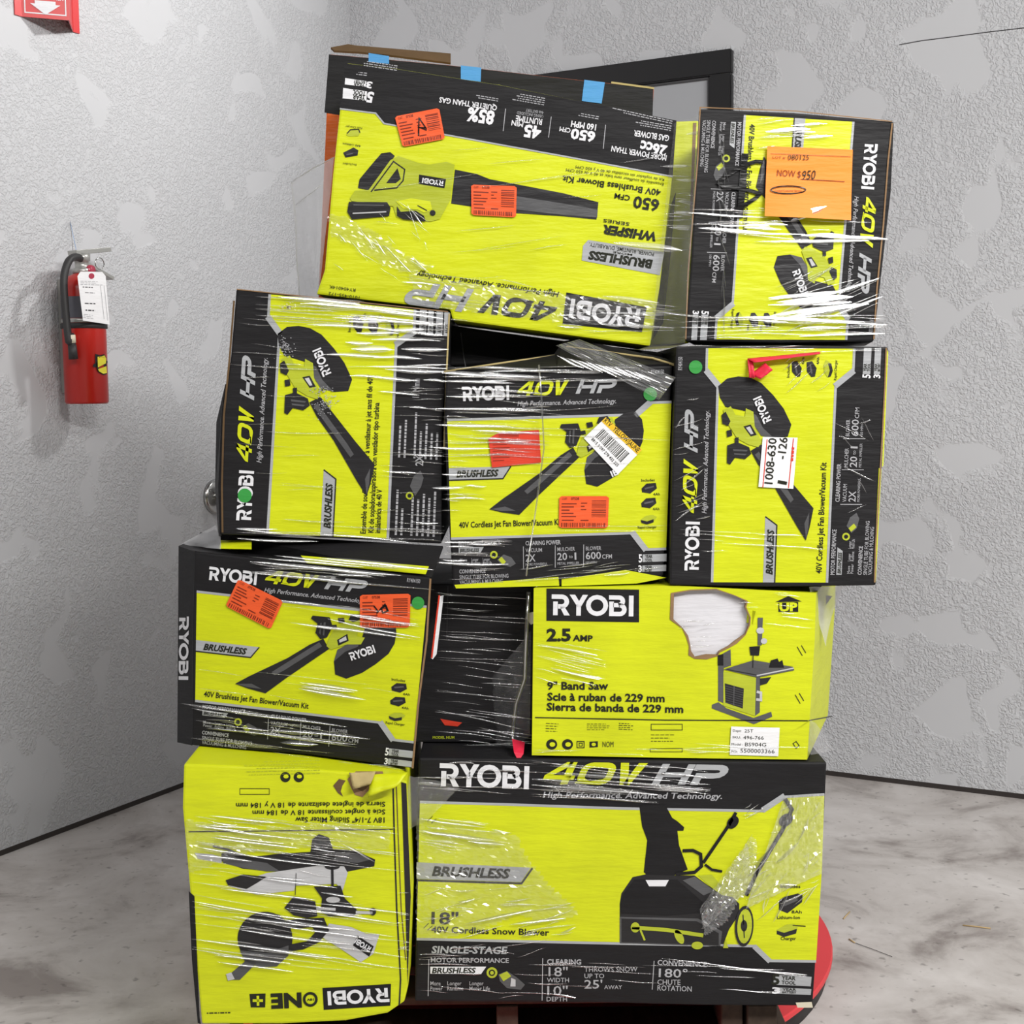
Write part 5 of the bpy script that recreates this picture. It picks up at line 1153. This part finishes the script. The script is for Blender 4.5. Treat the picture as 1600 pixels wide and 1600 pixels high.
# inspection tag
FT = Wall(base+NL*(Rr+.012), ul_, NL); TG = Mini(FT, fe)
t_ = Z(60, 350, 4.5714)
TG.poly('inspection_tag', t_([(300, 340), (455, 342), (480, 372), (508, 718), (318, 690), (278, 372)]), 'tag_white', 1)
TG.ell('inspection_tag', *t_([(378, 372)])[0], 4.5, 4.5, 'gauge_pink', 2)
TG.lines('inspection_tag', *t_([(300, 408), (465, 412)]), 3, 2.6, .9, 'dimwhite', 2, 3); TG.lines('inspection_tag', *t_([(315, 450), (415, 455)]), 1, 2.6, 1.6, 'print_grey', 2, 4)
TG.lines('inspection_tag', *t_([(332, 490), (410, 494)]), 1, 2.6, 1, 'print_grey', 2, 5); TG.lines('inspection_tag', *t_([(330, 567), (412, 570)]), 1, 2.6, 1.6, 'print_dark', 2, 6); TG.lines('inspection_tag', *t_([(335, 615), (420, 620)]), 1, 2.6, 1.8, 'print_dark', 2, 7)
TG.lines('inspection_tag', *t_([(322, 645), (410, 655)]), 3, 2.6, .8, 'dimwhite', 2, 8); TG.stroke('inspection_tag', t_([(442, 440), (468, 680)]), .7, 'dimwhite', 2); TG.stroke('inspection_tag', t_([(468, 440), (494, 690)]), .7, 'dimwhite', 2)
TG.finish()
# shield emblem wrapped on the cylinder
def wrap(pts, mat, name, off):
    vs, fs = fill2d([[(x, -y) for x, y in pts]]); V = []
    for x, y in vs:
        a_ = (x-136)/33.0; a_ = max(-.995, min(.995, a_)); an = math.asin(a_)
        fwd = Vector((-base.x, -base.y, 0)).normalized(); rt = Vector((-fwd.y, fwd.x, 0))
        V.append(base+rt*(math.sin(an)*(Rr+off))+fwd*(math.cos(an)*(Rr+off))+Vector((0, 0, (631+y)*mpp)))
    ac = Acc(); ac.add(V, fs, mat); ac.build(name, fe)
e_ = Z(60, 350, 4.5714)
wrap(e_([(412, 935), (445, 945), (470, 935), (484, 960), (484, 1075), (460, 1082), (425, 1062), (410, 1010)]), 'frame_black', 'shield_emblem', .003)
wrap(e_([(425, 955), (450, 952), (470, 945), (480, 965), (478, 1000), (425, 1030)]), 'emblem_yellow', 'shield_emblem', .0038)
wrap(e_([(425, 1042), (480, 1020), (482, 1068), (458, 1074), (432, 1058)]), 'emblem_yellow', 'shield_emblem', .0038)
wrap(e_([(392, 1018), (400, 1004), (486, 982), (486, 998), (400, 1030)]), 'print_dark', 'shield_emblem', .0046)
# bracket and strings
bk0 = base+Vector((0, 0, Hh*.25))-NL*Rr
ac = Acc(); c = base-NL*(axis_off-.003); V = []
for z in (Hh*.1, Hh*1.1):
    for s_ in (-.008, .008):
        for n_ in (0, axis_off-Rr-.003): V.append(c+ul_*s_+NL*n_+Vector((0, 0, z)))
ac.add(V, [(0, 1, 3, 2), (4, 5, 7, 6), (0, 1, 5, 4), (2, 3, 7, 6), (0, 2, 6, 4), (1, 3, 7, 5)], 'dull_steel'); ac.build('wall_bracket', fe)
nail = WL.P(108, 346, .004)
rod('hanging_string', [nail, top+Vector((0, 0, .03))-vx*.012], .0007, 'string_blue', fe, 5); rod('hanging_string', [nail, top+Vector((0, 0, .04))-vx*.03], .0006, 'rubber', fe, 5)

# ---- steel knob on the left wall beside the stack
kp = WL.P(336, 776)
kb = empty('wall_knob', kp); tag(kb, 'shiny round steel wall knob half hidden behind the boxes', 'knob')
qm = NL.to_track_quat('Z', 'Y').to_matrix()
lathe([(0, .0), (.058, 0), (.058, .008), (.05, .014), (0, .014)], 'steel', 'rose_plate', kb, kp, 32, qm)
lathe([(.022, .01), (.02, .03), (.042, .04), (.05, .056), (.048, .076), (.03, .088), (0, .09)], 'steel', 'knob', kb, kp, 32, qm)

# ---- black picture frame on the right wall
tr = WR.P(1147, 78); fr = empty('picture_frame', tr); 
W_, H_ = 1.05, .85
o0 = tr-vr*W_; o0.z = tr.z-H_; fr.location = o0; tag(fr, 'black framed grey panel hanging on the right wall behind the boxes', 'picture frame')
def wbox(name, s0, s1, z0, z1, n0, n1, mat, parent, bev=.004):
    V = [o0+vr*s+NR*n_+Vector((0, 0, z)) for s in (s0, s1) for n_ in (n0, n1) for z in (z0, z1)]
    bm = bmesh.new(); bv = [bm.verts.new(p) for p in V]
    for f in ((0, 1, 3, 2), (4, 6, 7, 5), (0, 4, 5, 1), (2, 3, 7, 6), (0, 2, 6, 4), (1, 5, 7, 3)): bm.faces.new([bv[i] for i in f])
    bmesh.ops.recalc_face_normals(bm, faces=bm.faces); bmesh.ops.bevel(bm, geom=list(bm.edges), offset=bev, segments=2, affect='EDGES')
    return from_bm(name, bm, [mat], parent)
rw = .078
for s0, s1, z0, z1 in ((0, W_, H_-rw, H_), (0, W_, 0, rw), (0, rw, rw, H_-rw), (W_-rw, W_, rw, H_-rw)):
    wbox('frame_rail', s0, s1, z0, z1, .001, .028, 'frame_black', fr)
for s0, s1, z0, z1 in ((rw, W_-rw, H_-rw-.008, H_-rw), (rw, W_-rw, rw, rw+.008), (rw, rw+.008, rw, H_-rw), (W_-rw-.008, W_-rw, rw, H_-rw)):
    wbox('inner_bead', s0, s1, z0, z1, .001, .016, 'print_grey', fr, .002)
wbox('grey_panel', rw, W_-rw, rw, H_-rw, .001, .008, 'board_grey', fr, .001)

# ---- bits of straw on the floor
for x, y, L, an, lab in ((1323, 1430, .05, 2.1, 'short pale splinter of straw on the floor beside the snow blower box'), (1526, 1448, .062, .35, 'long pale straw on the concrete at the right edge'), (1331, 1470, .022, 1.2, 'tiny pale straw stub on the floor near the red disc'), (1365, 1484, .10, .9, 'thin dark twig lying on the concrete floor')):
    p = at_height(x, y, .0022); d = Vector((math.cos(an), -math.sin(an), 0))*L*.5
    o = rod('straw', [p-d, p+Vector((0, 0, .0004)), p+d], .0016 if 'pale' in lab else .0007, 'straw' if 'pale' in lab else 'gap_twig_dark', None, 5); tag(o, lab, 'straw', 'straw on the floor')
